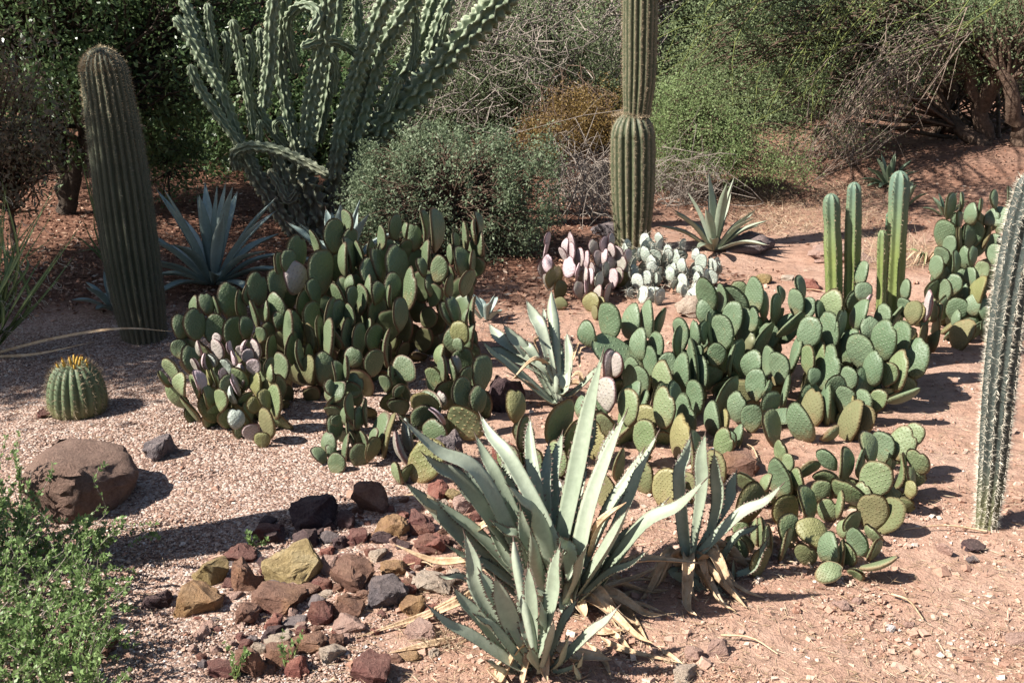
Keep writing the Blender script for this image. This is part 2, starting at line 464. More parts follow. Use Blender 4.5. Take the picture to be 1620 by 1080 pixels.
M_LITTER = varmat("dry_leaf_litter", [(0.0, (0.06, 0.03, 0.022)), (0.35, (0.16, 0.075, 0.05)), (0.7, (0.27, 0.15, 0.10)), (0.92, (0.38, 0.25, 0.18)), (1.0, (0.48, 0.40, 0.32))])
M_STRAW = varmat("dry_straw", [(0.0, (0.20, 0.13, 0.08)), (0.5, (0.33, 0.235, 0.15)), (1.0, (0.46, 0.37, 0.27))])
def build_litter():
    acc = Acc()
    q = scatter(60000, (-250, 1870), (150, 560), zone_litter_shade)
    n = len(q)
    C = np.stack([q[:, 0], q[:, 1], terrain(q[:, 0], q[:, 1]) + RNG.uniform(0.004, 0.02, n)], -1)
    D = RNG.normal(size=(n, 3)) * [1, 1, 0.25]
    leaves(acc, C, D, RNG.uniform(0.015, 0.05, n), RNG.uniform(0.008, 0.02, n))
    setkind(mobj("leaf_litter", acc.mesh("leaf_litter", [M_LITTER], False)), "stuff")
    acc = Acc()
    q = scatter(30000, (-150, 1770), (420, 1120), lambda x, y: (1 - 0.9 * zone_gravel(x, y)) * (vnoise(x * 3, y * 3, 51) > -0.12))
    n = len(q)
    C = np.stack([q[:, 0], q[:, 1], terrain(q[:, 0], q[:, 1]) + RNG.uniform(0.003, 0.012, n)], -1)
    D = RNG.normal(size=(n, 3)) * [1, 1, 0.12]
    leaves(acc, C, D, RNG.uniform(0.012, 0.06, n), RNG.uniform(0.0012, 0.003, n))
    setkind(mobj("dry_straw_bits", acc.mesh("dry_straw_bits", [M_STRAW], False)), "stuff")
build_litter()

# ------------------------------------------------------------------ rocks
def rock_mat(name, c0, c1, c2, patch=(0.30, 0.16, 0.05), patchamt=0.3):
    m, nt, b = newmat(name, 0.85, 0.25)
    tc = nd(nt, "ShaderNodeTexCoord"); v = tc.outputs["Object"]
    oi = nd(nt, "ShaderNodeObjectInfo")
    off = nd(nt, "ShaderNodeVectorMath", operation='ADD'); nt.links.new(v, off.inputs[0])
    cb = nd(nt, "ShaderNodeCombineXYZ"); nt.links.new(math_(nt, 'MULTIPLY', oi.outputs["Random"], 30.0), cb.inputs[0]); nt.links.new(cb.outputs[0], off.inputs[1])
    v = off.outputs[0]
    n1 = noise(nt, 14, 8, 0.72, v); n2 = noise(nt, 110, 7, 0.75, v); n3 = noise(nt, 7, 3, 0.5, v)
    r = ramp(nt, n1.outputs[0], [(0.28, c0), (0.5, c1), (0.72, c2)])
    c = mixc(nt, math_(nt, 'MULTIPLY', math_(nt, 'SUBTRACT', n3.outputs[0], 0.5), 5.0 * patchamt, clamp=True), r.outputs[0], patch)
    gn = nd(nt, "ShaderNodeNewGeometry"); sg = nd(nt, "ShaderNodeSeparateXYZ"); nt.links.new(gn.outputs["Normal"], sg.inputs[0])
    du = math_(nt, 'MULTIPLY', math_(nt, 'ADD', math_(nt, 'MULTIPLY', sg.outputs[2], 0.5), math_(nt, 'SUBTRACT', n2.outputs[0], 0.62)), 0.9, clamp=True)
    c = mixc(nt, math_(nt, 'MULTIPLY', du, 0.55), c, (0.34, 0.24, 0.185))
    s2 = ramp(nt, n2.outputs[0], [(0.3, (0.6, 0.6, 0.6)), (0.6, (1.05, 1.05, 1.05)), (0.75, (1.3, 1.28, 1.25))])
    c = mixc(nt, 0.8, c, s2.outputs[0], 'MULTIPLY')
    nt.links.new(c, b.inputs["Base Color"])
    h = math_(nt, 'ADD', n1.outputs[0], math_(nt, 'MULTIPLY', n2.outputs[0], 0.8))
    bump(nt, b, h, 1.0, 0.022)
    return m
RM = {
 'yellow': rock_mat("yellow_rock", (0.24, 0.17, 0.075), (0.40, 0.30, 0.14), (0.48, 0.39, 0.22), (0.36, 0.30, 0.2), 0.2),
 'olive': rock_mat("olive_rock", (0.15, 0.10, 0.045), (0.29, 0.21, 0.09), (0.38, 0.30, 0.15), (0.2, 0.12, 0.05), 0.3),
 'orange': rock_mat("orange_rock", (0.20, 0.10, 0.05), (0.34, 0.20, 0.095), (0.43, 0.29, 0.16), (0.2, 0.09, 0.06), 0.3),
 'maroon': rock_mat("maroon_rock", (0.075, 0.03, 0.03), (0.15, 0.058, 0.05), (0.23, 0.11, 0.09), (0.28, 0.13, 0.05), 0.25),
 'dark': rock_mat("dark_rock", (0.035, 0.022, 0.026), (0.075, 0.045, 0.05), (0.12, 0.08, 0.08), (0.12, 0.05, 0.04), 0.2),
 'brown': rock_mat("brown_rock", (0.11, 0.055, 0.042), (0.22, 0.115, 0.08), (0.30, 0.18, 0.13), (0.34, 0.17, 0.06), 0.4),
 'grey': rock_mat("grey_rock", (0.08, 0.07, 0.075), (0.16, 0.135, 0.14), (0.25, 0.22, 0.22), (0.2, 0.11, 0.08), 0.3),
 'pink': rock_mat("pink_rock", (0.30, 0.17, 0.13), (0.42, 0.27, 0.22), (0.5, 0.36, 0.3), (0.38, 0.2, 0.15), 0.3),
 'pale': rock_mat("pale_rock", (0.32, 0.24, 0.18), (0.46, 0.37, 0.29), (0.55, 0.48, 0.41), (0.42, 0.26, 0.18), 0.3),
 'red': rock_mat("red_rock", (0.14, 0.045, 0.04), (0.27, 0.10, 0.075), (0.36, 0.17, 0.13), (0.34, 0.2, 0.13), 0.2),
 'white': rock_mat("white_rock", (0.45, 0.42, 0.42), (0.6, 0.57, 0.56), (0.7, 0.68, 0.66), (0.5, 0.45, 0.4), 0.2),
 'boulder': rock_mat("boulder_stone", (0.11, 0.065, 0.05), (0.21, 0.13, 0.10), (0.30, 0.20, 0.155), (0.10, 0.055, 0.04), 0.4),
}
def rock_mesh(name, w, d, h, mat, seed, npts=16, sub=3, round_=0.0, rough=0.075):
    r = random.Random(seed)
    bm = bmesh.new()
    for _ in range(npts):
        v = Vector((r.gauss(0, 1), r.gauss(0, 1), r.gauss(0, 1))).normalized()
        v = Vector((math.copysign(abs(v.x) ** 0.75, v.x), math.copysign(abs(v.y) ** 0.75, v.y), math.copysign(abs(v.z) ** 0.8, v.z)))
        k = r.uniform(0.82, 1.08)
        bm.verts.new(v * k)
    ret = bmesh.ops.convex_hull(bm, input=bm.verts)
    junk = [e for e in ret["geom_interior"] if isinstance(e, bmesh.types.BMVert)]
    if junk: bmesh.ops.delete(bm, geom=junk, context='VERTS')
    bmesh.ops.dissolve_limit(bm, angle_limit=rad(14), verts=bm.verts, edges=bm.edges)
    bmesh.ops.bevel(bm, geom=list(bm.edges), offset=0.07 + 0.1 * round_, segments=2, affect='EDGES', profile=0.6)
    bmesh.ops.triangulate(bm, faces=bm.faces)
    for _ in range(sub - 1):
        bmesh.ops.subdivide_edges(bm, edges=[e for e in bm.edges if e.calc_length() > 0.18], cuts=1, use_grid_fill=False)
        bmesh.ops.triangulate(bm, faces=bm.faces)
    bm.normal_update()
    o = Vector((seed * 3.1, seed * 1.7, 0))
    for v in bm.verts:
        n = mnoise.fractal(v.co * 1.5 + o, 0.6, 2.2, 6)
        v.co += v.normal * n * rough * 2
    bm.verts.ensure_lookup_table()
    V = np.array([v.co for v in bm.verts])
    lo, hi = V.min(0), V.max(0)
    for v in bm.verts:
        v.co = Vector(((v.co.x - (lo[0] + hi[0]) / 2) / (hi[0] - lo[0]) * w, (v.co.y - (lo[1] + hi[1]) / 2) / (hi[1] - lo[1]) * d, (v.co.z - lo[2]) / (hi[2] - lo[2]) * h))
    me = bpy.data.meshes.new(name); bm.to_mesh(me); bm.free()
    me.materials.append(mat)
    me.polygons.foreach_set("use_smooth", np.ones(len(me.polygons), bool))
    try: me.set_sharp_from_angle(angle=rad(38))
    except Exception: pass
    return me
_rk = [0]
def rock(px, py, w, h, kind, label, group=None, name="rock", flat=1.0, **kw):
    """(px,py) centre and w,h size in picture pixels of the visible stone"""
    _rk[0] += 1
    base = G(px, py + h * 0.42)
    s = mpp(base.y, py)
    W = w * s * 1.07; r = random.Random(_rk[0] * 7)
    D = W * r.uniform(0.75, 1.0)
    H = max(h * s - D * 0.30, 0.4 * h * s) * 1.12 * flat
    me = rock_mesh(name, W, D, H * 1.55, RM[kind], _rk[0], **kw)
    o = mobj(name, me)
    o.location = (base.x, base.y + D * 0.42, float(terrain(base.x, base.y + D * 0.42)) - H * 0.50)
    o.rotation_euler.z = r.uniform(-0.35, 0.35)
    tag(o, label, "rock", group)
    return o
def z5(x, y): return 280 + x / 3.857, 820 + y / 3.857
GR = "small stones of the dry rock bed"
BIG = [
 (695, 285, 330, 290, 'yellow', "largest yellow rock with a blunt peak, among the red stones"),
 (190, 335, 220, 180, 'olive', "olive yellow cracked rock just above the orange ochre one"),
 (110, 500, 290, 220, 'orange', "orange ochre rock at the lower left of the yellow rocks"),
 (400, 370, 200, 200, 'brown', "squarish red brown rock between the olive and the big yellow rock"),
 (370, 225, 200, 130, 'maroon', "flat maroon rock behind the squarish red brown one"),
 (600, 500, 290, 200, 'brown', "wide pitted purple brown rock below the big yellow rock"),
 (460, 590, 200, 150, 'brown', "low orange brown rock touching the pitted purple brown one"),
 (870, 590, 150, 170, 'maroon', "upright maroon wedge rock in the middle of the rock bed"),
 (1055, 370, 260, 240, 'brown', "big purple brown block with orange stains right of the yellow rock"),
 (1030, 555, 200, 170, 'brown', "orange brown rough rock below the big stained block"),
 (1270, 470, 260, 220, 'grey', "jagged purple grey rock right of the stained block"),
 (1320, 310, 170, 120, 'orange', "low tan layered rock above the jagged grey rock"),
 (1540, 165, 200, 130, 'red', "mauve red rounded rock near the dry agave leaf tip"),
 (1480, 60, 180, 110, 'maroon', "purple rounded rock beside the orange capped one"),
 (1300, 60, 200, 140, 'orange', "orange capped rock half in shade above the rock bed"),
 (1040, 650, 200, 120, 'pink', "pale pink smooth stone at the edge of the bare soil"),
 (715, 630, 150, 110, 'grey', "bluish grey flat stone beside the small bright red one"),
 (580, 640, 110, 110, 'red', "small bright red stone below the pitted rock"),
 (610, 745, 180, 90, 'pale', "cream wedge stone above the brown lower stones"),
 (800, 770, 200, 130, 'brown', "brown lumpy stone right of the cream wedge"),
 (930, 835, 160, 120, 'pale', "cream grey cut stone with a flat face at the bottom of the bed"),
 (620, 850, 200, 160, 'brown', "brown grey stone just under the cream wedge"),
 (725, 910, 150, 150, 'red', "red pyramid stone casting a shadow at the bottom of the bed"),
 (440, 880, 190, 220, 'brown', "red brown rock at the left foot of the rock bed"),
 (1180, 940, 260, 200, 'maroon', "large flat maroon slab at the bottom edge of the photo"),
 (1500, 700, 200, 120, 'pink', "pink flat stone between two dry agave leaves"),
 (1560, 410, 260, 150, 'pale', "pale tan flat slab beside the front agave"),
 (1430, 540, 160, 130, 'orange', "orange brown stone under the dry agave leaf"),
 (545, 95, 190, 130, 'maroon', "dark maroon rock in the shadow behind the yellow rock"),
 (260, 920, 190, 120, 'maroon', "low maroon stone near the green creeping shrub"),
]
SMALL = [(545, 360, 110, 120, 'dark'), (880, 405, 140, 90, 'maroon'), (780, 450, 160, 90, 'brown'), (1450, 270, 140, 100, 'red'),
 (920, 290, 110, 130, 'pink'), (910, 460, 80, 40, 'pale'), (500, 790, 100, 90, 'pale'), (415, 770, 90, 80, 'maroon'), (970, 750, 90, 100, 'brown'),
 (780, 130, 160, 130, 'dark'), (900, 30, 140, 80, 'dark'), (1100, 120, 150, 110, 'maroon'), (910, 205, 90, 70, 'red'), (1000, 150, 120, 90, 'dark'),
 (650, 420, 90, 60, 'dark'), (700, 700, 90, 60, 'brown'), (760, 690, 80, 70, 'maroon'), (385, 640, 60, 50, 'pink'), (350, 480, 90, 60, 'pink'),
 (1400, 440, 110, 90, 'red'), (1130, 470, 80, 60, 'brown'), (1210, 690, 60, 40, 'red'), (1340, 860, 90, 60, 'brown'), (1420, 850, 130, 70, 'orange'), (560, 560, 60, 50, 'red'),
 (1250, 130, 140, 100, 'dark'), (1180, 210, 80, 60, 'maroon'), (1380, 165, 90, 70, 'dark'), (690, 560, 60, 60, 'brown'), (1560, 560, 110, 80, 'red'), (230, 300, 60, 40, 'maroon'),
 (1010, 240, 90, 50, 'maroon'), (1580, 830, 90, 60, 'pale'), (330, 760, 60, 40, 'pink'), (560, 930, 80, 60, 'brown'), (1100, 560, 60, 50, 'red'), (850, 680, 70, 50, 'brown')]
for (x, y, w, h, k, l) in BIG:
    a, b_ = z5(x, y); rock(a, b_, w / 3.857, h / 3.857, k, l)
for (x, y, w, h, k) in SMALL:
    a, b_ = z5(x, y); rock(a, b_, w / 3.857, h / 3.857, k, "small fist sized stone lying loose between the larger rocks of the bed", GR, name="small_stone")
for (x, y, w, h, k, l) in [
 (250, 711, 50, 44, 'grey', "small purple grey rock on the gravel right of the boulder"),
 (494, 813, 78, 60, 'dark', "large dark purple rock at the top of the rock bed"),
 (546, 823, 30, 32, 'dark', "dark stone touching the large purple rock"),
 (585, 790, 62, 56, 'brown', "orange brown boulder stone below the small front prickly pear"),
 (620, 838, 50, 40, 'orange', "orange topped stone right of the dark stones"),
 (662, 828, 46, 36, 'maroon', "mauve round stone beside the orange topped stone"),
 (692, 778, 34, 36, 'red', "pinkish red stone under the large spotted pad"),
 (717, 785, 32, 24, 'olive', "small olive stone beside the pink rock"),
 (738, 798, 44, 36, 'pink', "pink stone left of the big agave leaf"),
 (702, 800, 22, 18, 'pale', "pale grey pebble below the olive stone"),
 (682, 864, 52, 34, 'maroon', "purple stone above the pale dry leaf"),
 (425, 848, 44, 30, 'dark', "dark flat stone in the shadow band on the gravel"),
 (415, 824, 36, 22, 'dark', "nearly black stone at the end of the shadow band"),
 (68, 655, 22, 18, 'maroon', "small dark red stone left of the barrel cactus"),
 (1136, 1025, 34, 30, 'pink', "pale pink stone right of the front agave"),
 (1100, 1036, 30, 24, 'pink', "small tan pink stone beside the pale pink one"),
 (1086, 1068, 46, 30, 'pale', "pale stone at the bottom edge right of the agave"),
 (1546, 866, 34, 20, 'dark', "dark grey stone in front of the right column cactus"),
 (1496, 872, 24, 22, 'pink', "pink stone left of the dark grey stone"),
 (1540, 886, 20, 14, 'grey', "light grey pebble below the dark grey stone"),
 (1410, 994, 13, 12, 'white', "bright white pebble on bare soil"),
 (1188, 384, 80, 46, 'grey', "dark grey rock behind the pale spiny prickly pear"),
 (1210, 441, 26, 22, 'olive', "yellowish stone on the bare soil behind the right prickly pear"),
 (1288, 450, 40, 26, 'red', "reddish stone left of the tall column stems"),
 (1248, 438, 22, 12, 'pale', "pale chip of stone behind the right prickly pear"),
 (1096, 486, 50, 40, 'pale', "pale grey rock left of the right prickly pear"),
 (960, 362, 50, 30, 'grey', "grey rock at the foot of the segmented saguaro"),
 (1344, 398, 110, 46, 'pink', "broad low pinkish rock behind the tall column stems"),
 (1440, 990, 20, 14, 'pink', "tiny pink stone on bare soil near the white pebble"),
 (1335, 960, 26, 20, 'pink', "small pink stone on the bare soil in front of the low prickly pear"),
 (1360, 950, 20, 14, 'pink', "pink clod beside a small pink stone on the bare soil"),
 (1610, 1012, 30, 24, 'pink', "pinkish stone at the right edge of the soil"),
 (700, 720, 60, 70, 'grey', "grey brown stone behind the big agave leaf and the spotted pad"),
 (800, 625, 60, 64, 'dark', "rock coloured dark to stand for the shade between the two prickly pear clumps"),  # dark colour stands in for deep shade between the clumps
 (855, 790, 60, 60, 'maroon', "maroon rock behind the front agave leaves"),
 (800, 735, 50, 60, 'red', "red rock between agave leaves and pads"),
 (1168, 735, 70, 50, 'brown', "brown rock among the right agave leaves"),
 (120, 1035, 90, 60, 'brown', "brown rock under the green creeping shrub"),
 (243, 950, 50, 34, 'dark', "dark stone at the right side of the green creeping shrub"),
]:
    rock(x, y, w, h, k, l)
# loose fill stones of the bed
_r = random.Random(77); _n = 0
while _n < 130:
    x = _r.uniform(300, 760); y = _r.uniform(790, 1060)
    if y < 1010 - (x - 300) * 0.55 - 60 - 60 * (x < 420): continue
    if y > 900 + (760 - x) * 0.55: continue
    w = 12 + 22 * _r.random() ** 2
    rock(x, y, w, w * _r.uniform(.6, .9), _r.choice(['brown', 'maroon', 'maroon', 'red', 'pink', 'dark', 'pink', 'brown', 'pale', 'grey']), "small fist sized stone lying loose between the larger rocks of the bed", GR, name="small_stone", npts=12, sub=2); _n += 1
def boulder():
    b0 = G(106, 824); s = mpp(b0.y, 770)
    W = 186 * s; D = 0.40; H = 0.195
    me = rock_mesh("boulder", W, D, H * 1.25, RM['boulder'], 101, npts=22, sub=4, round_=0.9, rough=0.042)
    o = mobj("boulder", me); o.location = (b0.x, b0.y + 0.17, float(terrain(b0.x, b0.y)) - 0.04)
    tag(o, "large rounded brown boulder behind the green creeping shrub", "boulder")
boulder()
# ------------------------------------------------------------------ prickly pears
PM = {
 'green': pad_mat("pad_green", (0.072, 0.102, 0.050), (0.118, 0.152, 0.084), spot=(0.20, 0.19, 0.12), rim=(0.15, 0.065, 0.06), rimamt=0.75, cork=0.65),
 'blue': pad_mat("pad_blue_green", (0.080, 0.122, 0.066), (0.132, 0.176, 0.106), spot=(0.26, 0.27, 0.17), rim=(0.20, 0.20, 0.12), rimamt=0.4, cork=0.6),
 'lime': pad_mat("pad_light_green", (0.108, 0.146, 0.066), (0.166, 0.200, 0.108), spot=(0.24, 0.19, 0.10), rim=(0.22, 0.10, 0.07), rimamt=0.6, cork=0.7, freq=8),  # light green pads; also paints sunlight onto chosen pads of the darker clumps
 'mauve': pad_mat("pad_mauve", (0.21, 0.205, 0.155), (0.43, 0.345, 0.355), spot=(0.14, 0.11, 0.12), rim=(0.30, 0.13, 0.16), rimamt=0.75, cork=0.3, freq=6),
 'pink': pad_mat("pad_pink", (0.31, 0.25, 0.235), (0.50, 0.38, 0.41), spot=(0.2, 0.12, 0.14), rim=(0.36, 0.17, 0.22), rimamt=0.4, cork=0.2, freq=6),
 'pale': pad_mat("pad_pale_grey", (0.24, 0.28, 0.23), (0.38, 0.41, 0.37), spot=(0.19, 0.16, 0.13), rim=(0.36, 0.35, 0.33), rimamt=0.4, cork=0.35, freq=5),
 'cork': pad_mat("pad_corky", (0.095, 0.112, 0.048), (0.145, 0.125, 0.06), spot=(0.22, 0.15, 0.08), rim=(0.20, 0.12, 0.06), rimamt=0.4, cork=1.0, rough=0.8),
 'yellow': pad_mat("pad_yellowed", (0.13, 0.14, 0.055), (0.21, 0.19, 0.09), spot=(0.34, 0.27, 0.13), rim=(0.26, 0.18, 0.08), rimamt=0.5, cork=0.8),
 'spotted': pad_mat("pad_spotted", (0.11, 0.13, 0.06), (0.17, 0.18, 0.10), spot=(0.48, 0.36, 0.19), rim=(0.3, 0.22, 0.12), rimamt=0.5, cork=0.6, freq=5.5, spotamt=0.85),
}
def pad_arrays(v):
    r = np.random.default_rng(100 + v)
    na, nr = 30, 7
    a = np.linspace(0, 2 * np.pi, na, endpoint=False)
    R = np.linspace(0, 1, nr + 1)[1:]
    R = R ** 0.7
    skew, ob, nk = r.uniform(-0.10, 0.10), r.uniform(-0.05, 0.38), r.uniform(0.0, 0.40)
    bx, bz, tw = r.uniform(-0.16, 0.16), r.uniform(-0.25, 0.25), r.uniform(-0.12, 0.12)
    lum = 1 + 0.02 * np.sin(3 * a + r.uniform(0, 6)) + 0.018 * np.sin(5 * a + r.uniform(0, 6)) + 0.010 * np.sin(9 * a + r.uniform(0, 6))
    if v % 4 == 3:      # a chewed or shrivelled edge
        lum = lum - r.uniform(0.10, 0.2) * np.exp(-((a - r.uniform(0.3, 2.8)) / 0.16) ** 2)
    if v % 5 == 4: lum = lum + 0.03 * np.sin(2 * a + r.uniform(0, 6)) + 0.015 * np.sin(13 * a)
    def surf(sign):
        x = 0.5 * R[:, None] * np.cos(a)[None] * lum; z = 0.5 + 0.5 * R[:, None] * np.sin(a)[None] * lum
        t = 0.05 * ((1 - R[:, None] ** 7.0) ** 0.5 * (1 - 0.25 * R[:, None] ** 2)) * np.ones_like(x)
        x = x * (0.86 - nk * np.maximum(0, 0.35 - z) * 2 + ob * (z - 0.5) + 0.12) + skew * (z - 0.3)
        y = sign * t
        return x, y, z
    Vs = []; rim = []
    for sg in (-1, 1):
        x, y, z = surf(sg)
        Vs.append(np.stack([x, y, z], -1).reshape(-1, 3)); rim.append(np.repeat(R, na))
        Vs.append(np.array([[skew * 0.2, sg * 0.05, 0.5]])); rim.append([0.0])
    V = np.concatenate(Vs); rim = np.concatenate(rim)
    n1 = na * nr + 1
    k = 0.22
    V[:, 1] += (bx * V[:, 0] ** 2 + bz * (V[:, 2] - 0.4) ** 2 + tw * V[:, 0] * V[:, 2]) * 0.5 / k * 0.5
    F = []; T = []
    for s_, off in ((-1, 0), (1, n1)):
        for i in range(nr - 1):
            for j in range(na):
                j2 = (j + 1) % na
                f = [off + i * na + j, off + (i + 1) * na + j, off + (i + 1) * na + j2, off + i * na + j2]
                F.append(f if s_ > 0 else f[::-1])
        for j in range(na):
            j2 = (j + 1) % na
            t = [off + n1 - 1, off + j, off + j2]
            T.append(t if s_ > 0 else t[::-1])
    for j in range(na):   # rim seam
        j2 = (j + 1) % na; i = (nr - 1) * na
        F.append([i + j, i + j2, n1 + i + j2, n1 + i + j])
    return V, np.array(F), np.array(T), rim
PADS = [pad_arrays(v) for v in range(12)]
_pm = {}
def pad_mesh(kind, v):
    if (kind, v) not in _pm:
        V, F, T, rim = PADS[v]
        _pm[(kind, v)] = npmesh("pad", V, F, [PM[kind]], True, T, None, {"var": rim})
    return _pm[(kind, v)]
def pad_matrix(loc, roll, lean, yaw, W, H, th):
    R = Matrix.Rotation(roll, 4, 'Y') @ Matrix.Rotation(lean, 4, 'X') @ Matrix.Rotation(yaw, 4, 'Z')
    return Matrix.Translation(loc) @ R @ Matrix.Diagonal((W, th / 0.05, H, 1))

def clump(name, label, base_px, span, rows, conv, kind, group=None, seed=1, aspect=0.70, fill_kind=None, maxfill=130, dense=0.0, ytop=None, yaw_bias=0.62, th=0.010, fillers=True, jit=0.06, front=0.0):
    """one prickly pear; rows are pads seen in the photo: centre x, y, width, height, tilt, kind"""
    r = random.Random(seed)
    sx, ox, oy = conv
    base = G(*base_px)
    root = thing(name, label, "cactus", base, group)
    rowsp = [(ox + q[0] / sx, oy + q[1] / sx, q[2] / sx, q[3] / sx, q[4] if len(q) > 4 else None, q[5] if len(q) > 5 else kind) for q in rows]
    yt = ytop if ytop is not None else min(q[1] for q in rowsp)
    pads = []
    for (cx, cy, w, h, rot, kd) in rowsp:
        yb = base_px[1]
        cy += h * 0.09; h *= 1.18
        Y = base.y - front + span * (yb - cy) / max(yb - yt, 1) + r.uniform(-jit, jit)
        Y = min(Y, G(cx, cy + h * 0.42).y)
        s = mpp(Y, cy) * 1.10
        H = h * s / 0.97
        ratio = w / h
        asp = aspect * r.uniform(0.92, 1.08)
        if rot is None: rot = r.uniform(-9, 9)
        if ratio >= asp * 1.02:
            W = w * s; yaw = r.uniform(0.05, 0.45)
            if ratio > 1.05:    # seen from above or lying: a pad tilted towards the camera
                pass
        else:
            W = asp * H; yaw = math.acos(max(0.12, min(1, (w * s - 0.012) / W)))
        sgn = 1 if r.random() < yaw_bias else -1
        yaw *= -sgn        # turned to the left, towards the sun
        C = P(cx, cy, Y)
        M = pad_matrix((0, 0, 0), rad(rot), rad(r.uniform(-14, 14)), yaw, W, H, th * (0.9 + 2.0 * H))
        loc = C - (M @ Vector((0, 0, 0.5)))
        M = Matrix.Translation(loc) @ M
        pads.append([M, kd, r.randrange(12), H, W, w * h])
    nlist = len(pads)
    if fillers:
        q = 0; added = 0
        while q < len(pads) and added < maxfill:
            M, kd, v, H, W, _ = pads[q]; q += 1
            B = M.translation
            g = float(terrain(B.x, B.y))
            if B.z < g + 0.035: continue
            ok = False
            for k, (M2, _, _, H2, W2, _) in enumerate(pads):
                if k == q - 1: continue
                if (M2.translation - B).length > H2 + 0.1: continue
                l = M2.inverted() @ B
                if 0.22 < l.z < 1.08 and abs(l.x) < 0.55 and abs(l.y) * 0.05 < 10 and abs(l.y) * (th * 1.2 / 0.05) < 0.045:
                    ok = True; break
            if ok and not (q <= nlist and r.random() < dense): continue
            t = Vector((B.x * 0.72 + base.x * 0.28 + r.uniform(-.06, .06), B.y + 0.12 + r.uniform(-0.04, 0.12), g - 0.12))
            d = (t - B).normalized()
            L = min(r.uniform(0.12, 0.19), max(0.07, (B.z - g) / max(0.3, -d.z) + 0.03))
            up = -d
            roll = math.atan2(up.x, up.z); lean = -math.asin(max(-1, min(1, up.y)))
            low = B.z - g < 0.16
            fk = ('cork' if (low and r.random() < 0.22) else (fill_kind or kind))
            WW = L * r.uniform(0.6, 0.75)
            M3 = pad_matrix((0, 0, 0), roll, lean, r.uniform(-0.9, 0.9), WW, L, th * (1.0 + 2.0 * L))
            M3 = Matrix.Translation(B - (M3 @ Vector((0, 0, 0.96)))) @ M3
            pads.append([M3, fk, r.randrange(12), L, WW, 0]); added += 1
    order = list(range(len(pads)))
    keep = order[:100]; rest = order[100:]
    for i in keep:
        M, kd, v, H, W, _ = pads[i]
        o = bpy.data.objects.new("pad", pad_mesh(kd, v)); link(o)
        o.matrix_world = M
        o.parent = root; o.matrix_parent_inverse = Matrix.Translation(root.location).inverted()
        o.matrix_basis = M
    if rest:
        acc = Acc(); mats = [PM[fill_kind or kind]]
        for i in rest:
            M, kd, v, H, W, _ = pads[i]
            V, F, T, rim = PADS[v]
            A = np.array(M)
            acc.add(V @ A[:3, :3].T + A[:3, 3], F, T, rim)
        o = mobj("inner_pads", acc.mesh("inner_pads", mats), root); o["kind"] = "stuff"
    return root, pads

LC = (3.0, 240, 320)
L_MAIN = [
 (930,85,55,100,0),(860,150,85,130,-6),(690,225,76,130,-8),(780,180,68,100,-16),(605,290,32,100,0),(645,275,62,95,0),
 (683,348,95,130,-10,'mauve'),(800,318,100,172,0),(905,265,70,140,0),(938,165,66,80),(945,240,20,140,-6),(985,240,80,115),
 (595,385,82,130,-6),(500,400,84,132,-8),(590,488,98,110,-25),(370,455,80,142,-4),(265,475,56,86,-12),(208,497,66,96,-14),(310,490,60,92),
 (205,570,80,122,-8),(295,590,98,112,0),(140,585,72,100,-10),(168,640,58,100,-16),(130,690,76,76,-20),(192,740,54,120,-8),
 (445,590,62,90,0),(385,610,76,132),(520,620,60,70),(562,690,48,112,0),(615,780,84,132,6),(490,520,60,112,-12),(420,480,40,120,-10),(455,420,50,90),
 (888,435,82,112,-18),(947,445,44,92,0),(937,380,60,62),(1025,400,60,102,0),(1075,425,54,92,0),(1032,325,66,112,-8),(1112,235,70,112,0),
 (1045,230,54,100,-16),(1085,285,18,150,-10),(1170,290,90,165,0),(1095,160,66,92,0),(1150,110,70,95,0),(1250,157,66,102,0),(1205,130,34,62),
 (1302,110,30,135,0),(1352,120,62,165,0),(1305,237,48,108,0),(1365,305,88,112,8),(1420,240,50,82),(1442,185,34,82,0),(1490,150,44,112),
 (1552,100,36,100,0),(1557,190,50,92,0),(1525,130,28,100,-8),(1470,272,72,115),(1516,282,38,97,0),(1490,372,62,110),(1410,390,54,96,0),
 (1140,395,80,112,12),(1127,440,24,92,0),(1220,400,92,165),(1325,385,62,82),(1240,360,28,62,14),(1290,300,30,82,-10),(1065,510,100,125),(942,530,76,92),
 (880,520,50,112),(925,620,62,135,-6),(872,630,68,112,-28),(978,640,72,122),(1050,632,70,115),(1036,592,50,82),(1107,680,34,150,0),
 (960,730,82,82),(1050,748,92,114),(700,720,28,130,-12),(742,708,48,78,-12,'lime'),(690,580,22,145,-14),(757,640,60,132,4,'cork'),(800,620,18,165,0),
 (845,640,60,165),(650,590,80,152),(605,560,54,72),(545,510,48,82),(760,540,60,130),(720,470,80,120),(850,530,60,150),(770,420,40,110,-16),(1000,450,60,120),
 (660,680,60,130),(1180,520,70,130),(820,780,90,130),(740,790,90,120,0,'cork'),
]
clump("prickly_pear", "large dark green prickly pear with reddish pad rims, left of the middle", (560, 668), 0.95, L_MAIN, LC, 'green', seed=3, maxfill=210, dense=0.35, yaw_bias=0.42)
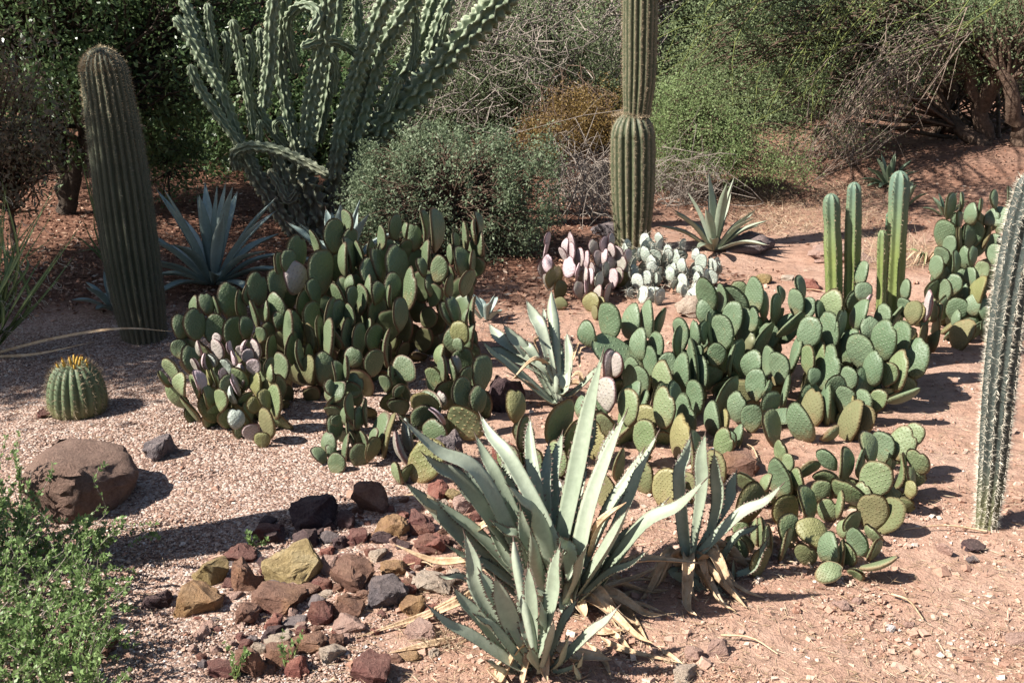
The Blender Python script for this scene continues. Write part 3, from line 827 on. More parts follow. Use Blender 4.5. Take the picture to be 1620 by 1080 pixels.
L_LOW = [
 (100,790,84,112,-35),(135,860,84,100,0,'lime'),(210,862,58,100,-14),(60,830,18,72,-25),
 (220,690,54,62,-10,'mauve'),(315,690,90,90,0,'mauve'),(310,640,50,40,0,'mauve'),(215,770,48,72,-18,'mauve'),(245,755,42,72,-10,'pink'),
 (360,770,54,72,-20,'pale'),(390,735,52,62,-8,'pink'),(430,700,62,62,0,'mauve'),(495,690,76,86,0,'mauve'),(455,722,60,62,0,'mauve'),(422,812,76,88,0,'mauve'),
 (485,770,72,72,0,'mauve'),(495,857,84,100,0,'yellow'),(440,932,76,80,20,'lime'),(375,912,60,72,-25,'pale'),(397,860,38,90,-20,'pink'),(330,930,76,90,0,'lime'),
 (270,910,38,90,-8,'lime'),(230,842,36,92,-12,'pink'),(275,832,56,72,0,'yellow'),(405,1022,76,76,0,'pale'),(560,810,60,72,0,'lime'),(565,855,70,74,0,'yellow'),
 (590,932,88,132,0,'lime'),(538,930,44,84,-22,'yellow'),(490,955,60,72,0,'yellow'),(550,1040,110,130,0,'cork'),(468,1080,80,74,0,'mauve'),(525,1120,74,72,0,'yellow'),
 (292,742,48,62,-10,'pale'),(335,822,44,66,-10,'pink'),(372,690,26,62,-14,'pink'),(430,680,30,50,10,'pink'),(458,1000,22,90,0,'lime'),(555,770,54,70,0,'green'),
 (300,830,60,80,0,'lime'),(350,860,60,80,0,'lime'),
]
clump("prickly_pear", "low mauve and pink tinged prickly pear spilling onto gravel before the dark green one", (415, 705), 0.35, L_LOW, LC, 'lime', seed=4, aspect=0.82, maxfill=40, th=0.009, dense=0.2)
L_RIGHT = [
 (1410,520,24,112,-20),(1445,507,30,132,-15),(1515,515,34,122,0),(1485,540,40,62,0),(1465,615,95,102,0,'yellow'),(1457,672,56,62),(1512,610,40,80),
 (1360,720,60,92,6,'lime'),(1385,780,44,96),(1343,822,74,102,-20,'lime'),(1430,790,54,92,-8),(1490,822,60,92),(1565,802,92,152,0),(1455,765,22,82,-8,'mauve'),
 (1465,897,80,132,-10),(1552,930,80,112,8),(1375,932,56,62,0,'mauve'),(1490,1025,185,170,-20,'spotted'),(1362,1000,18,92,-35,'pink'),
 (885,800,48,92,-4),(925,780,48,102),(958,862,92,92),(868,892,100,92,30),(845,872,40,62),(1135,820,24,82,0),(1110,850,60,80),
 (1170,890,40,60,30),(1200,780,130,80,60),(1290,940,150,90,60,'yellow'),
]
def L4(x, y): return ((470 + x / 5.4 - 240) * 3, (580 + y / 5.4 - 320) * 3)
for (x, y, w, h, rot, k) in [(935, 570, 140, 240, -8, 'pale'), (885, 700, 110, 280, -30, 'mauve'), (1100, 780, 290, 330, 25, 'yellow'), (1180, 550, 240, 190, 0, 'green'),
                             (1120, 330, 300, 190, 60, 'green'), (860, 900, 110, 170, -15, 'lime'), (920, 900, 130, 160, 20, 'lime'), (1060, 400, 180, 190, 30, 'green')]:
    X, Yp = L4(x, y); L_RIGHT.append((X, Yp, w * 3 / 5.4, h * 3 / 5.4, rot, k))
clump("prickly_pear", "sprawling green prickly pear with one large spotted pad, behind the front agave", (690, 735), 0.60, L_RIGHT, LC, 'green', seed=5, maxfill=60, dense=0.6)
S_CONV = (5.4, 470, 580)
L_SMALL = [(410,410,85,155,-6),(445,330,26,200,-8),(535,430,90,170,6),(572,380,24,200,-4),(320,515,118,190,-6),(330,450,100,80,-10),(265,640,160,150,0),(405,675,90,200,10),
 (195,750,90,140,-35),(340,810,170,150,0),(300,720,90,110),(530,730,170,200,0),(585,620,60,160,-10),(700,540,130,300,22),(760,560,90,340,12,'cork'),(640,690,120,180,18,'cork'),(470,600,70,150,-8),
 (440,540,26,120,-20),(650,600,80,150,20)]
clump("prickly_pear", "small upright prickly pear with thin red rims on the gravel edge above the rocks", (560, 738), 0.16, L_SMALL, S_CONV, 'green', seed=6, maxfill=8, th=0.008)

RC = (2.7, 900, 420)
R_A = [
 (172,228,80,145,0),(80,290,84,96,-22),(262,230,86,122,0),(330,220,64,132,-6),(385,230,70,100,10),(208,372,120,200,-62),
 (590,112,94,135,-10),(590,195,86,96),(655,130,54,100),(712,140,80,140,-32),(722,105,70,74,0,'lime'),(793,120,80,128),(838,160,50,108),(882,175,64,108),
 (905,130,44,76,0),(972,150,66,102),(990,95,50,100,-12),(1018,180,44,86,14),(950,245,80,122,48),(830,300,94,128,12),(655,275,68,138,-4),(605,275,26,134,-6),
 (575,280,44,82),(535,285,54,92,-10),(480,280,48,112,-10),(460,320,40,112,-8),(370,345,68,118,8),(300,330,70,112),(398,485,98,145,-12,'lime'),(402,560,84,122,0,'lime'),
 (420,420,80,92),(178,420,70,112,0,'mauve'),(207,415,58,92,8,'mauve'),(310,480,80,112),(245,580,74,128,0),(275,540,60,92),(313,590,18,115,8),(530,420,42,205,0),
 (480,450,70,152),(665,547,114,152,8),(720,375,70,114),(630,370,80,92),(690,390,50,112),(780,420,74,112),(900,425,64,118,-8),(855,400,28,112,6),(850,520,40,58,30),
 (855,590,92,112),(962,380,38,145,8),(700,220,78,122),(745,240,60,122),(790,225,50,82),(560,365,34,52,0),(535,560,44,145,4),(610,650,70,132,-12),(490,640,96,182,0),
 (660,670,40,112,6,'yellow'),(720,720,40,82,10),(680,740,60,82),(270,450,90,120),(560,450,70,130),(350,400,70,110),(720,600,90,120),(450,560,60,120),
 (330,650,100,110,0,'yellow'),(420,650,80,110,0,'yellow'),(250,670,90,120,0,'lime'),(120,600,90,110),(60,600,80,80),(800,500,80,110),(920,540,50,130,6),(780,640,90,110),
]
clump("prickly_pear", "wide blue green prickly pear with large pads behind the front agave's leaf tips", (1085, 712), 0.95, R_A, RC, 'blue', seed=8, aspect=0.72, maxfill=110, dense=0.15)
R_B = [
 (1120,172,80,130,-4,'lime'),(1112,275,76,145,-4),(1075,200,50,92),(1025,282,100,122,8),(1165,250,60,122),(1026,395,40,104,-4,'lime'),(1070,370,48,118,-4,'lime'),(1105,425,74,158,8),
 (1045,470,60,62),(1255,367,98,155,-14),(1285,270,90,92),(1345,310,92,145),(1416,320,58,155,4),(1482,383,96,135,10),(1403,437,58,142,8,'lime'),(1365,455,60,92,6,'lime'),
 (1260,505,92,135,6),(1198,475,70,92),(1140,515,90,102,-20),(1190,340,70,135),(1235,200,48,112,10),(1258,180,26,112,12,'mauve'),(1320,570,64,88,16,'lime'),(1430,550,82,118,75),
 (1035,600,90,132,6,'cork'),(1120,605,70,102),(1094,580,15,155,0),(985,665,108,155,-25),(868,685,84,138,-16,'lime'),(912,635,62,94,80),(1120,720,62,76,68,'lime'),(905,780,60,82,0,'lime'),
 (1210,600,28,112,6,'yellow'),(1196,650,56,155,10,'cork'),(1245,590,36,132,14),(1250,30,40,92),(1255,110,78,72),(1440,100,34,82),(1435,170,40,72),(1472,195,72,82,12,'cork'),
 (1300,430,80,120),(1340,220,60,110),(1180,560,70,110),(1240,660,70,130,22,'cork'),
]
clump("prickly_pear", "blue green prickly pear at the foot of the tall column stems", (1335, 690), 0.75, R_B, RC, 'blue', seed=9, aspect=0.72, maxfill=70, dense=0.15)
BC = (2.572, 1080, 660)
R_C = [
 (892,98,100,115,14),(940,65,74,82,20),(763,115,76,108,-22),(815,110,70,108,-6,'blue'),(958,172,88,98,-30),(895,215,58,122,10),(936,240,42,92),(928,290,54,62,0,'yellow'),
 (663,187,90,116),(725,172,80,114,0,'blue'),(783,240,104,135,10),(830,215,50,92),(590,165,80,86,-40,'blue'),(590,240,76,94,-60),(505,205,78,92,50),(430,180,54,66,0),
 (402,130,48,76,-10),(398,235,90,155,-6,'blue'),(463,252,58,88,-16),(678,297,110,132,-50),(510,350,84,130,-14),(590,370,84,86),(637,350,38,92),(712,495,86,108,-6,'blue'),
 (685,420,86,92),(650,450,50,62),(770,372,108,135,0,'cork'),(840,330,104,98,20,'yellow'),(840,390,56,132,24,'cork'),(415,370,118,122,-30,'yellow'),(432,452,98,112,-14),
 (415,510,54,114,16),(535,460,92,118,-60,'yellow'),(590,530,80,118,-8,'blue'),(674,545,74,92,-6),(645,550,48,92),(775,470,64,76,-40),(780,535,74,92,16),(798,592,60,120,80),
 (595,622,78,92,70),(265,255,76,96,-55),(335,260,40,62),(250,500,84,92,-30),(220,530,96,104,-20),(292,460,14,92,0),(320,460,14,112,0),(345,500,28,122,4),(310,580,90,114,8,'cork'),
 (500,550,90,94,-20,'cork'),(610,300,28,52,0),(235,450,60,60),(560,290,80,80),(730,310,80,80),
]
clump("prickly_pear", "low light green prickly pear with reddish bristly young pads, at the front right", (1290, 893), 0.62, R_C, BC, 'lime', seed=10, aspect=0.80, maxfill=50, th=0.009, dense=0.25)
MC = (3.0, 540, 360)
P_PINK = [(975,55,28,62,0,'mauve'),(970,105,13,62,14,'pink'),(978,165,60,68,0,'pink'),(1092,60,42,72,-14,'pink'),(1065,85,34,62,-8),(1055,120,44,62,-20),(1080,182,70,82,10,'pink'),(990,235,50,72,0,'yellow'),
 (1030,225,48,84,0,'yellow'),(1095,115,12,82,0,'pink'),(1037,295,70,80,0,'cork'),(1037,360,70,54,0,'cork'),(1120,200,28,62,8,'pink'),(1198,90,50,62),(1245,75,44,62,0,'pink'),(1280,60,38,62),
 (1285,105,44,62),(1315,115,44,62),(1135,135,50,72),(1165,148,34,72,0,'pink'),(1215,140,44,62),(1245,130,38,62),(1285,165,44,62),(1330,170,40,62),(1360,130,40,52),(1255,195,40,62,0,'pale'),
 (1220,245,54,66,0,'pale'),(1155,220,34,62),(1185,225,34,62,0,'pink'),(1195,190,38,52),(1290,235,54,76,0,'pink'),(1130,290,54,72),(1220,312,38,72),(1260,305,38,82),(1185,352,80,82,0,'yellow'),
 (1163,280,10,72,0,'pink'),(1230,362,50,62,0,'yellow'),(1205,400,40,60,0,'cork'),(1320,220,40,60)]
clump("prickly_pear", "pinkish mauve prickly pear in front of the segmented saguaro", (945, 485), 0.45, P_PINK, MC, 'mauve', seed=11, aspect=0.85, maxfill=14, th=0.008)
rr = random.Random(5)
P_PALE = [(1440,60,50,62),(1420,125,50,52),(1500,145,44,46),(1530,130,34,62),(1475,185,54,52),(1410,255,60,72),(1485,245,44,62),(1560,215,54,56),(1345,195,40,62)]
for _ in range(78):
    x = rr.uniform(1340, 1790); y = rr.uniform(40, 330)
    if y < 40 + 60 * ((x - 1500) / 280) ** 2 + (40 if x > 1650 else 0) or y > 350 - 0.10 * (1800 - x) + 10 or (x > 1700 and y < 150): continue
    w = rr.uniform(34, 58); P_PALE.append((x, y, w, w * rr.uniform(1.0, 1.35)))
root, pp = clump("prickly_pear", "pale grey spiny prickly pear right of the pinkish one", (1060, 472), 0.55, P_PALE, MC, 'pale', seed=12, aspect=0.85, maxfill=20, th=0.008)
M_SPINE_W = plain("pale_spine", (0.6, 0.55, 0.45), 0.6, 0.1)
M_SPINE_B = plain("tan_spine", (0.30, 0.23, 0.15), 0.6, 0.2)
M_SPINE_D = plain("grey_spine", (0.17, 0.155, 0.13), 0.7, 0.2)
def spikes(acc, C, D, L, w):
    n = len(C); D = unit(D); S = unit(np.cross(D, RNG.normal(size=(n, 3))))
    L = np.broadcast_to(np.asarray(L, float), (n,))[:, None]
    V = np.stack([C - S * w / 2, C + S * w / 2, C + D * L], 1).reshape(-1, 3)
    acc.add(V, None, np.arange(3 * n).reshape(n, 3))
acc = Acc()
for (M, kd, v, H, W, _) in pp:
    A = np.array(M); Vv = PADS[v][0]
    idx = RNG.choice(len(Vv), 60)
    c = Vv[idx] @ A[:3, :3].T + A[:3, 3]
    nrm = (Vv[idx] - [0, 0, 0.5]) * [0.6, 8, 0.6] @ A[:3, :3].T
    spikes(acc, c, unit(nrm) + RNG.normal(size=c.shape) * 0.6, RNG.uniform(0.015, 0.045, len(c)), 0.0014)
o = mobj("spines", acc.mesh("spines", [M_SPINE_W], False), root); o["kind"] = "stuff"

TC = (3.0, 1080, 0)
R_D = [(1270,970,80,105,0),(1325,955,38,84,0),(1365,1010,54,84,-6),(1410,985,42,84,4),(1480,940,50,72,-10),(1555,930,38,84,6),(1490,1020,76,100,60),(1310,1045,48,84,0),(1420,1050,46,70,0,'yellow'),(1440,1100,40,110,8,'cork'),
 (1205,1260,56,94,0),(1285,1345,78,84,0),(1420,1280,66,78,0,'lime'),(1345,1220,68,92),(1300,1240,60,92),(1320,1130,48,102,-4,'cork'),(1300,1462,98,102,0),(1440,1460,78,82),(1240,1370,32,102),(1330,1390,50,92),
 (1400,1370,28,112,6,'yellow'),(1380,1210,58,82),(1322,1580,66,130,14,'cork'),(1295,1510,38,72),(1250,1300,50,70),(1480,1410,48,92),(1380,1440,60,90),(1230,1210,50,90),(1270,1160,50,80),(1370,1310,40,80),(1480,1200,60,80),
 (1480,1540,60,80),(1430,1560,60,80)]
clump("prickly_pear", "dark prickly pear in half shade at the right, beside the right column cactus", (1520, 548), 0.45, R_D, TC, 'blue', seed=13, aspect=0.76, maxfill=60, dense=0.6)
R_E = [(1160,365,16,120,2,'mauve'),(1188,385,42,92,0,'lime'),(1148,450,52,72,-6,'lime'),(1205,460,30,82),(1140,515,24,102,4,'cork'),(1190,530,32,84,10,'cork'),(1100,400,54,100,18,'yellow'),(1212,400,30,80,4),(1160,560,40,80,0,'cork')]
clump("prickly_pear", "tiny upright prickly pear on bare soil left of the dark shaded one", (1470, 568), 0.12, R_E, (3.0, 1080, 360), 'lime', seed=14, maxfill=5, th=0.008)
R_F = [(460,145,65,88,0,'yellow'),(600,205,96,142,0,'lime'),(475,238,58,92,0,'green'),(400,325,62,74,0,'lime'),(590,325,84,104,0,'lime'),(566,385,42,62,0,'lime'),(800,345,60,92,0,'lime'),(760,105,70,92,0,'mauve'),
 (835,150,66,100),(950,150,78,112,0,'lime'),(1005,260,70,140,0,'yellow'),(890,250,70,100,0,'lime'),(720,260,80,110,0,'yellow'),(660,330,70,100,0,'lime'),(880,380,80,110,0,'cork'),(960,420,90,110,0,'yellow'),(1060,300,60,120),(1150,270,70,90),
 (1030,420,70,90,0,'cork'),(520,330,70,90),(1235,480,110,135,10,'cork'),(760,430,80,100,0,'cork'),(450,330,60,90,0,'green'),(1120,360,80,110,0,'cork'),(640,250,60,110)]
clump("prickly_pear", "yellowish prickly pear half hidden behind the upright leaves of the front agave", (960, 800), 0.40, R_F, (2.117, 601, 570), 'lime', seed=15, aspect=0.78, maxfill=40, dense=0.5, front=-0.12)

# ------------------------------------------------------------------ agaves
def agave_mat(name, c0, c1, c2):
    m, nt, b = newmat(name, 0.5, 0.35)
    geo = nd(nt, "ShaderNodeNewGeometry"); oi = nd(nt, "ShaderNodeObjectInfo")
    n = noise(nt, 6, 5, 0.6, geo.outputs["Position"]); n2 = noise(nt, 60, 4, 0.6, geo.outputs["Position"])
    f = math_(nt, 'ADD', math_(nt, 'MULTIPLY', n.outputs[0], 0.7), math_(nt, 'MULTIPLY', oi.outputs["Random"], 0.35))
    r = ramp(nt, f, [(0.3, c0), (0.55, c1), (0.8, c2)])
    at = nd(nt, "ShaderNodeAttribute", attribute_name="var")    # 0 margin .. 1 midrib
    e = math_(nt, 'MULTIPLY', math_(nt, 'SUBTRACT', 0.10, at.outputs["Fac"]), 10, clamp=True)
    c = mixc(nt, math_(nt, 'MULTIPLY', e, 0.5), r.outputs[0], (0.16, 0.13, 0.075))
    d = ramp(nt, n2.outputs[0], [(0.3, (0.88, 0.88, 0.88)), (0.7, (1.08, 1.08, 1.08))])
    c = mixc(nt, 1.0, c, d.outputs[0], 'MULTIPLY')
    nt.links.new(c, b.inputs["Base Color"])
    bump(nt, b, math_(nt, 'ADD', n.outputs[0], math_(nt, 'MULTIPLY', n2.outputs[0], 0.15)), 0.35, 0.01)
    return m
AM = agave_mat("agave_grey_green", (0.190, 0.225, 0.158), (0.250, 0.285, 0.210), (0.305, 0.335, 0.262))
AMB = agave_mat("agave_blue", (0.15, 0.20, 0.18), (0.23, 0.285, 0.26), (0.32, 0.37, 0.345))
AMD = agave_mat("agave_dark", (0.07, 0.11, 0.07), (0.12, 0.16, 0.10), (0.17, 0.2, 0.13))
M_TIP = plain("agave_spine", (0.10, 0.07, 0.055), 0.5, 0.2)
def dry_mat():
    m, nt, b = newmat("dry_agave_leaf", 0.85, 0.1)
    geo = nd(nt, "ShaderNodeNewGeometry"); n = noise(nt, 25, 5, 0.7, geo.outputs["Position"])
    r = ramp(nt, n.outputs[0], [(0.25, (0.20, 0.125, 0.07)), (0.5, (0.42, 0.30, 0.19)), (0.75, (0.55, 0.44, 0.32))])
    nt.links.new(r.outputs[0], b.inputs["Base Color"]); bump(nt, b, n.outputs[0], 0.8, 0.01)
    return m
M_DRY = dry_mat()
def blade(pts, wid, axis_dir, thick=0.006, teeth=0.0, ch=0.30, n=22, prof=None, tipspine=True, tn=26, curl=0.0, seed=0):
    """an agave leaf along pts (3-D), width wid (m), hollow side facing axis_dir"""
    p = resample(pts, n)
    T = unit(np.gradient(p, axis=0))
    ax = np.asarray(axis_dir, float)
    N = ax - T * (T @ ax)[:, None]; N = unit(N)
    for i in range(1, n):
        if N[i] @ N[i - 1] < 0: N[i] = -N[i]
    S = np.cross(T, N)
    t = np.linspace(0, 1, n)
    if prof is None:
        w = np.interp(t, [0, 0.12, 0.35, 0.55, 0.75, 0.9, 1.0], [0.42, 0.62, 0.95, 1.0, 0.76, 0.34, 0.03])
    else: w = np.interp(t, prof[0], prof[1])
    rs = np.random.default_rng(seed)
    wob = 1 + 0.03 * np.sin(t * 9 + rs.uniform(0, 6))
    hw = wid * 0.5 * w * wob
    ss = np.array([-1, -0.72, -0.4, 0, 0.4, 0.72, 1.0]); m = len(ss)
    top = p[:, None] + S[:, None] * (ss[None, :, None] * hw[:, None, None]) + N[:, None] * ((np.abs(ss) ** 1.6)[None, :, None] * hw[:, None, None] * 2 * ch)
    th = (1 - np.abs(ss) ** 2.2)
    bot = top - N[:, None] * (th[None, :, None] * np.minimum(thick, hw * 0.6)[:, None, None] * (1.8 - 1.2 * t)[:, None, None] + 0.0006)
    acc = Acc()
    var = np.tile(1 - np.abs(ss), n)
    i = np.arange(n - 1)[:, None] * m + np.arange(m - 1)[None]
    F = np.stack([i, i + 1, i + m + 1, i + m], -1).reshape(-1, 4)
    Vt = top.reshape(-1, 3); Vb = bot.reshape(-1, 3); k = len(Vt)
    e = np.arange(n - 1) * m
    E1 = np.stack([e, e + m, e + m + k, e + k], -1); e2 = e + m - 1; E2 = np.stack([e2, e2 + k, e2 + m + k, e2 + m], -1)
    acc.add(np.vstack([Vt, Vb]), np.vstack([F[:, ::-1] if False else F, F[:, ::-1] + k, E1, E2]), None, np.tile(var, 2))
    if teeth > 0:
        ti = np.linspace(0.10, 0.93, tn) + rs.uniform(-.012, .012, tn)
        for side in (0, m - 1):
            c = np.stack([np.interp(ti, t, top[:, side, a]) for a in range(3)], -1)
            tt = np.stack([np.interp(ti, t, T[:, a]) for a in range(3)], -1)
            sd = np.stack([np.interp(ti, t, S[:, a]) for a in range(3)], -1) * (1 if side else -1)
            sz = teeth * rs.uniform(0.6, 1.2, tn)[:, None]
            V = np.stack([c - tt * sz * 0.55 - sd * 0.001, c + tt * sz * 0.55 - sd * 0.001, c + sd * sz + tt * sz * 0.35], 1).reshape(-1, 3)
            acc.add(V, None, np.arange(3 * tn).reshape(tn, 3), 0.0, 1)
    if tipspine:
        tube(acc, np.array([p[-2], p[-1], p[-1] + T[-1] * wid * 0.30]), [0.0024, 0.002, 0.0003], 4, 0.0, mi=1)
    return acc
def leafobj(root, pts, wid, axis_dir, mat, name="leaf", label=None, **kw):
    me = blade(pts, wid, axis_dir, **kw).mesh(name, [mat, M_TIP])
    o = mobj(name, me, root)
    if label: o["label"] = label
    return o
def px_agave(name, label, base_px, leafs, conv, mat=AM, group=None, dry=(), teeth=0.007, lift=0.02, wk=0.70):
    """leafs: (base xy, mid xy, tip xy, width px, tip depth offset) in zoom coordinates"""
    s0, ox, oy = conv
    f = lambda q: (ox + q[0] / s0, oy + q[1] / s0)
    base = G(*base_px)
    root = thing(name, label, "plant", base, group)
    top = np.array(base) + [0, 0, 0.5]
    k = 0
    for kind, lst in (("leaf", leafs), ("dry_leaf", dry)):
        for (B, M, T, w, off) in lst:
            k += 1
            Yb = base.y + (k % 5 - 2) * 0.012
            b = f(B); m = f(M); t = f(T)
            if kind == 'leaf': b = (b[0], min(b[1], base_px[1] - 6))
            gb = G(*b).y
            pb = P(*b, min(Yb, gb + 0.02)); 
            if len(np.shape(off)): mo, to = off
            else: mo, to = off * 0.45, off
            pm = P(*m, min(Yb + mo, G(*m).y - 0.01)); pt = P(*t, min(Yb + to, G(*t).y - 0.006))
            Lq = np.linalg.norm(np.array(pt) - np.array(pm)); cu = 0.10 + 0.07 * math.sin(k * 1.9)
            pq = np.array(pm) * 0.42 + np.array(pt) * 0.58 + np.array([0.03 * math.sin(k * 2.3) * Lq, 0, -cu * Lq * abs(t[0] - m[0]) / (abs(t[0] - m[0]) + abs(t[1] - m[1]) + 1)])
            pts = np.array([pb, pm, pq, pt]) if kind == 'leaf' else np.array([pb, pm, pt])
            if kind == "leaf":      # let the foot run into the rosette's heart
                foot = np.array(base) + [0, 0.02, lift]
                if np.linalg.norm(pts[0] - foot) > 0.05 : pts = np.vstack([pts[0] * 0.25 + foot * 0.75, pts])
            wid = w / s0 * mpp(Yb, b[1]) * wk
            ax = top - pts.mean(0); ax = ax / np.linalg.norm(ax)
            ax = ax * 0.42 + np.array([-0.30, -0.42, 0.62])
            if kind == "leaf":
                leafobj(root, pts, wid, ax, mat, teeth=teeth, seed=k, ch=0.16 + 0.10 * ((k * 37) % 7) / 7)
            else:
                leafobj(root, pts, wid, ax, M_DRY, "dry_leaf", teeth=0, seed=k, ch=0.5, thick=0.003, tipspine=False, prof=([0, .1, .4, .7, 1], [.5, .9, 1, .6, .05]))
    return root
FC = (2.572, 540, 660)
FRONT = [
 ((750,600),(560,240),(240,0),112,-0.05),((740,600),(500,285),(335,150),120,-0.08),((770,780),(420,430),(262,270),128,-0.12),((780,560),(640,260),(545,70),82,0.10),
 ((860,500),(690,180),(565,-10),92,0.22),((885,640),(800,390),(680,278),120,-0.10),((840,800),(775,560),(728,360),100,-0.06),((890,560),(960,220),(1065,-265),118,0.12),
 ((905,560),(975,210),(1035,0),92,0.10),((930,800),(1010,390),(1160,-20),124,0.05),((985,830),(1220,450),(1485,250),108,-0.05),((930,830),(1040,600),(1162,380),128,-0.14),
 ((830,480),(782,220),(768,0),80,0.22),((900,700),(900,460),(880,240),90,0.2),((820,700),(690,470),(600,300),100,0.12),((960,760),(930,560),(885,480),90,-0.02),
 ((560,672),(480,648),(388,640),44,-0.02),((800,640),(700,330),(660,100),80,0.2),((880,520),(860,260),(900,60),80,0.26),((690,600),(600,380),(560,200),80,0.10),
 ((800,700),(650,420),(440,220),84,0.04),((870,700),(905,420),(960,120),84,0.16),((950,700),(1080,400),(1230,130),92,0.08),((960,760),(1130,520),(1330,330),84,0.02),((780,700),(560,480),(380,330),84,0.0),
 ((850,600),(830,300),(845,100),74,0.24),((920,660),(1050,260),(1110,40),84,0.18),((770,720),(590,600),(430,520),70,-0.08),((840,700),(760,420),(640,190),76,0.1),((940,760),(1080,640),(1250,540),60,-0.1),((860,720),(735,500),(610,420),72,-0.06),((900,760),(960,640),(1000,520),84,-0.16),((840,760),(800,620),(770,470),84,-0.14),((880,780),(860,650),(905,540),74,-0.2),((990,700),(1150,380),(1290,60),80,0.1),((930,620),(960,330),(990,150),70,0.22),((780,640),(600,330),(470,130),76,0.06),]
FDRY = [((570,690),(400,790),(60,895),60,(-0.05,-0.05)),((540,900),(360,930),(190,958),50,(-0.02,-0.02)),((515,585),(380,590),(210,515),52,(0.0,0.02)),((640,440),(590,440),(530,480),60,(0,0)),
        ((1010,560),(1060,430),(1160,345),62,(-0.04,-0.04)),((1075,750),(1170,800),(1280,980),60,(-0.05,-0.1)),((1180,790),(1230,780),(1282,800),36,(0,0)),((1030,900),(1150,950),(1390,1000),44,(-0.05,-0.05)),
        ((420,390),(340,320),(255,315),26,(0,0)),((1100,620),(1240,580),(1480,595),56,(0.0,0.02)),((560,700),(480,760),(230,860),60,(-0.06,-0.06)),((1250,930),(1340,970),(1430,1040),26,(-0.05,-0.05)),((600,1010),(640,1060),(700,1110),60,(-0.02,-0.05)),((960,860),(1080,880),(1200,850),40,(0.02,0.02)),((1000,840),(1130,900),(1210,1000),36,(-0.03,-0.06)),((940,900),(1060,980),(1100,1060),44,(-0.05,-0.08)),
        ((1020,800),(1180,720),(1330,700),40,(0.05,0.06)),((1060,780),(1200,760),(1330,800),34,(0.02,0.02)),((760,880),(600,880),(450,930),40,(-0.04,-0.05)),((1040,700),(1180,660),(1300,600),36,(0.06,0.08))]
px_agave("agave", "large grey green agave in the foreground with toothed leaves and dry leaves at its foot", (888, 962), FRONT, FC, dry=FDRY, lift=0.05)
LOWR = [((730,1020),(540,900),(345,760),88,-0.06),((700,990),(570,830),(455,690),88,0.0),((720,960),(570,730),(500,470),110,0.04),((760,1020),(690,840),(625,650),118,-0.05),((800,960),(860,740),(890,520),104,0.03),
 ((800,1050),(840,930),(862,830),84,-0.10),((880,1000),(1010,880),(1130,768),76,-0.05),((840,1090),(895,980),(925,890),66,-0.10),((770,1080),(670,1030),(590,988),58,-0.10),((780,920),(730,680),(700,490),66,0.08),
 ((880,1070),(960,1010),(985,960),40,-0.08),((760,900),(740,800),(725,640),70,0.02),((820,1080),(790,1000),(770,940),60,-0.12),((900,1090),(965,1060),(945,1000),34,-0.1),((790,1000),(780,800),(760,600),80,0.03),((740,1000),(620,860),(540,800),72,-0.06),((760,980),(640,760),(560,620),84,0.02),((840,1000),(900,840),(960,740),64,0.0),((820,1030),(830,860),(810,740),70,-0.08)]
px_agave("agave", "smaller grey green agave offset at the bottom centre in front of the large one", (850, 1068), LOWR, FC, lift=0.03)
RIGHTR = [((1105,880-0),(1170,815),(1238,766),36,-0.02),((1095,880),(1110,780),(1116,685),36,0.05),((1085,870),(1075,760),(1092,690),34,0.06),((1110,890),(1135,800),(1130,715),34,0.02),
 ((1065,905),(1100,925),(1150,942),34,-0.05),((1150,945),(1160,915),(1160,882),14,(-0.0,0.0)),((1155,945),(1190,900),(1216,850),22,(0,0)),((1100,875),(1150,800),(1165,745),30,0.08),
 ((1130,900),(1165,850),(1200,830),22,-0.02),((1090,900),(1130,930),(1155,945),20,-0.02)]
px_agave("agave", "grey green agave squeezed between the front agave and the low light green prickly pear", (1100, 915), RIGHTR, (1, 0, 0), lift=0.03, wk=0.62)
KC = (5.4, 740, 440)
BACKR = [((790,1060),(640,480),(500,190),110,0.15),((760,900),(735,420),(716,105),100,0.22),((720,700),(655,400),(648,255),50,0.2),((760,1080),(480,620),(308,400),120,0.05),((700,1120),(360,760),(125,540),110,-0.08),
 ((760,1040),(560,660),(412,500),90,0.1),((850,900),(868,660),(848,465),72,0.1),((640,760),(330,560),(180,390),120,0.15),((620,800),(300,650),(150,600),110,0.05),((830,940),(830,700),(760,540),110,0.2),((900,980),(1060,830),(1100,760),70,-0.02),
 ((700,1000),(620,800),(540,660),100,0.05),((800,1000),(700,760),(640,680),90,0.0)]
BDRY = [((690,740),(560,700),(365,880),44,(-0.08,-0.1)),((950,900),(900,900),(830,930),60,(0,0)),((980,880),(940,820),(880,850),50,(0,0)),((640,1000),(520,900),(300,790),30,(-0.05,-0.06)),((600,500),(575,540),(610,640),26,(0.1,0.1)),
        ((960,760),(960,620),(1010,580),24,(0.1,0.1)),((900,700),(930,600),(960,540),30,(0.1,0.12))]
px_agave("agave", "grey green agave with curled dry leaves between the two big prickly pear clumps", (885, 640), BACKR, KC, dry=BDRY, lift=0.03, wk=1.0)

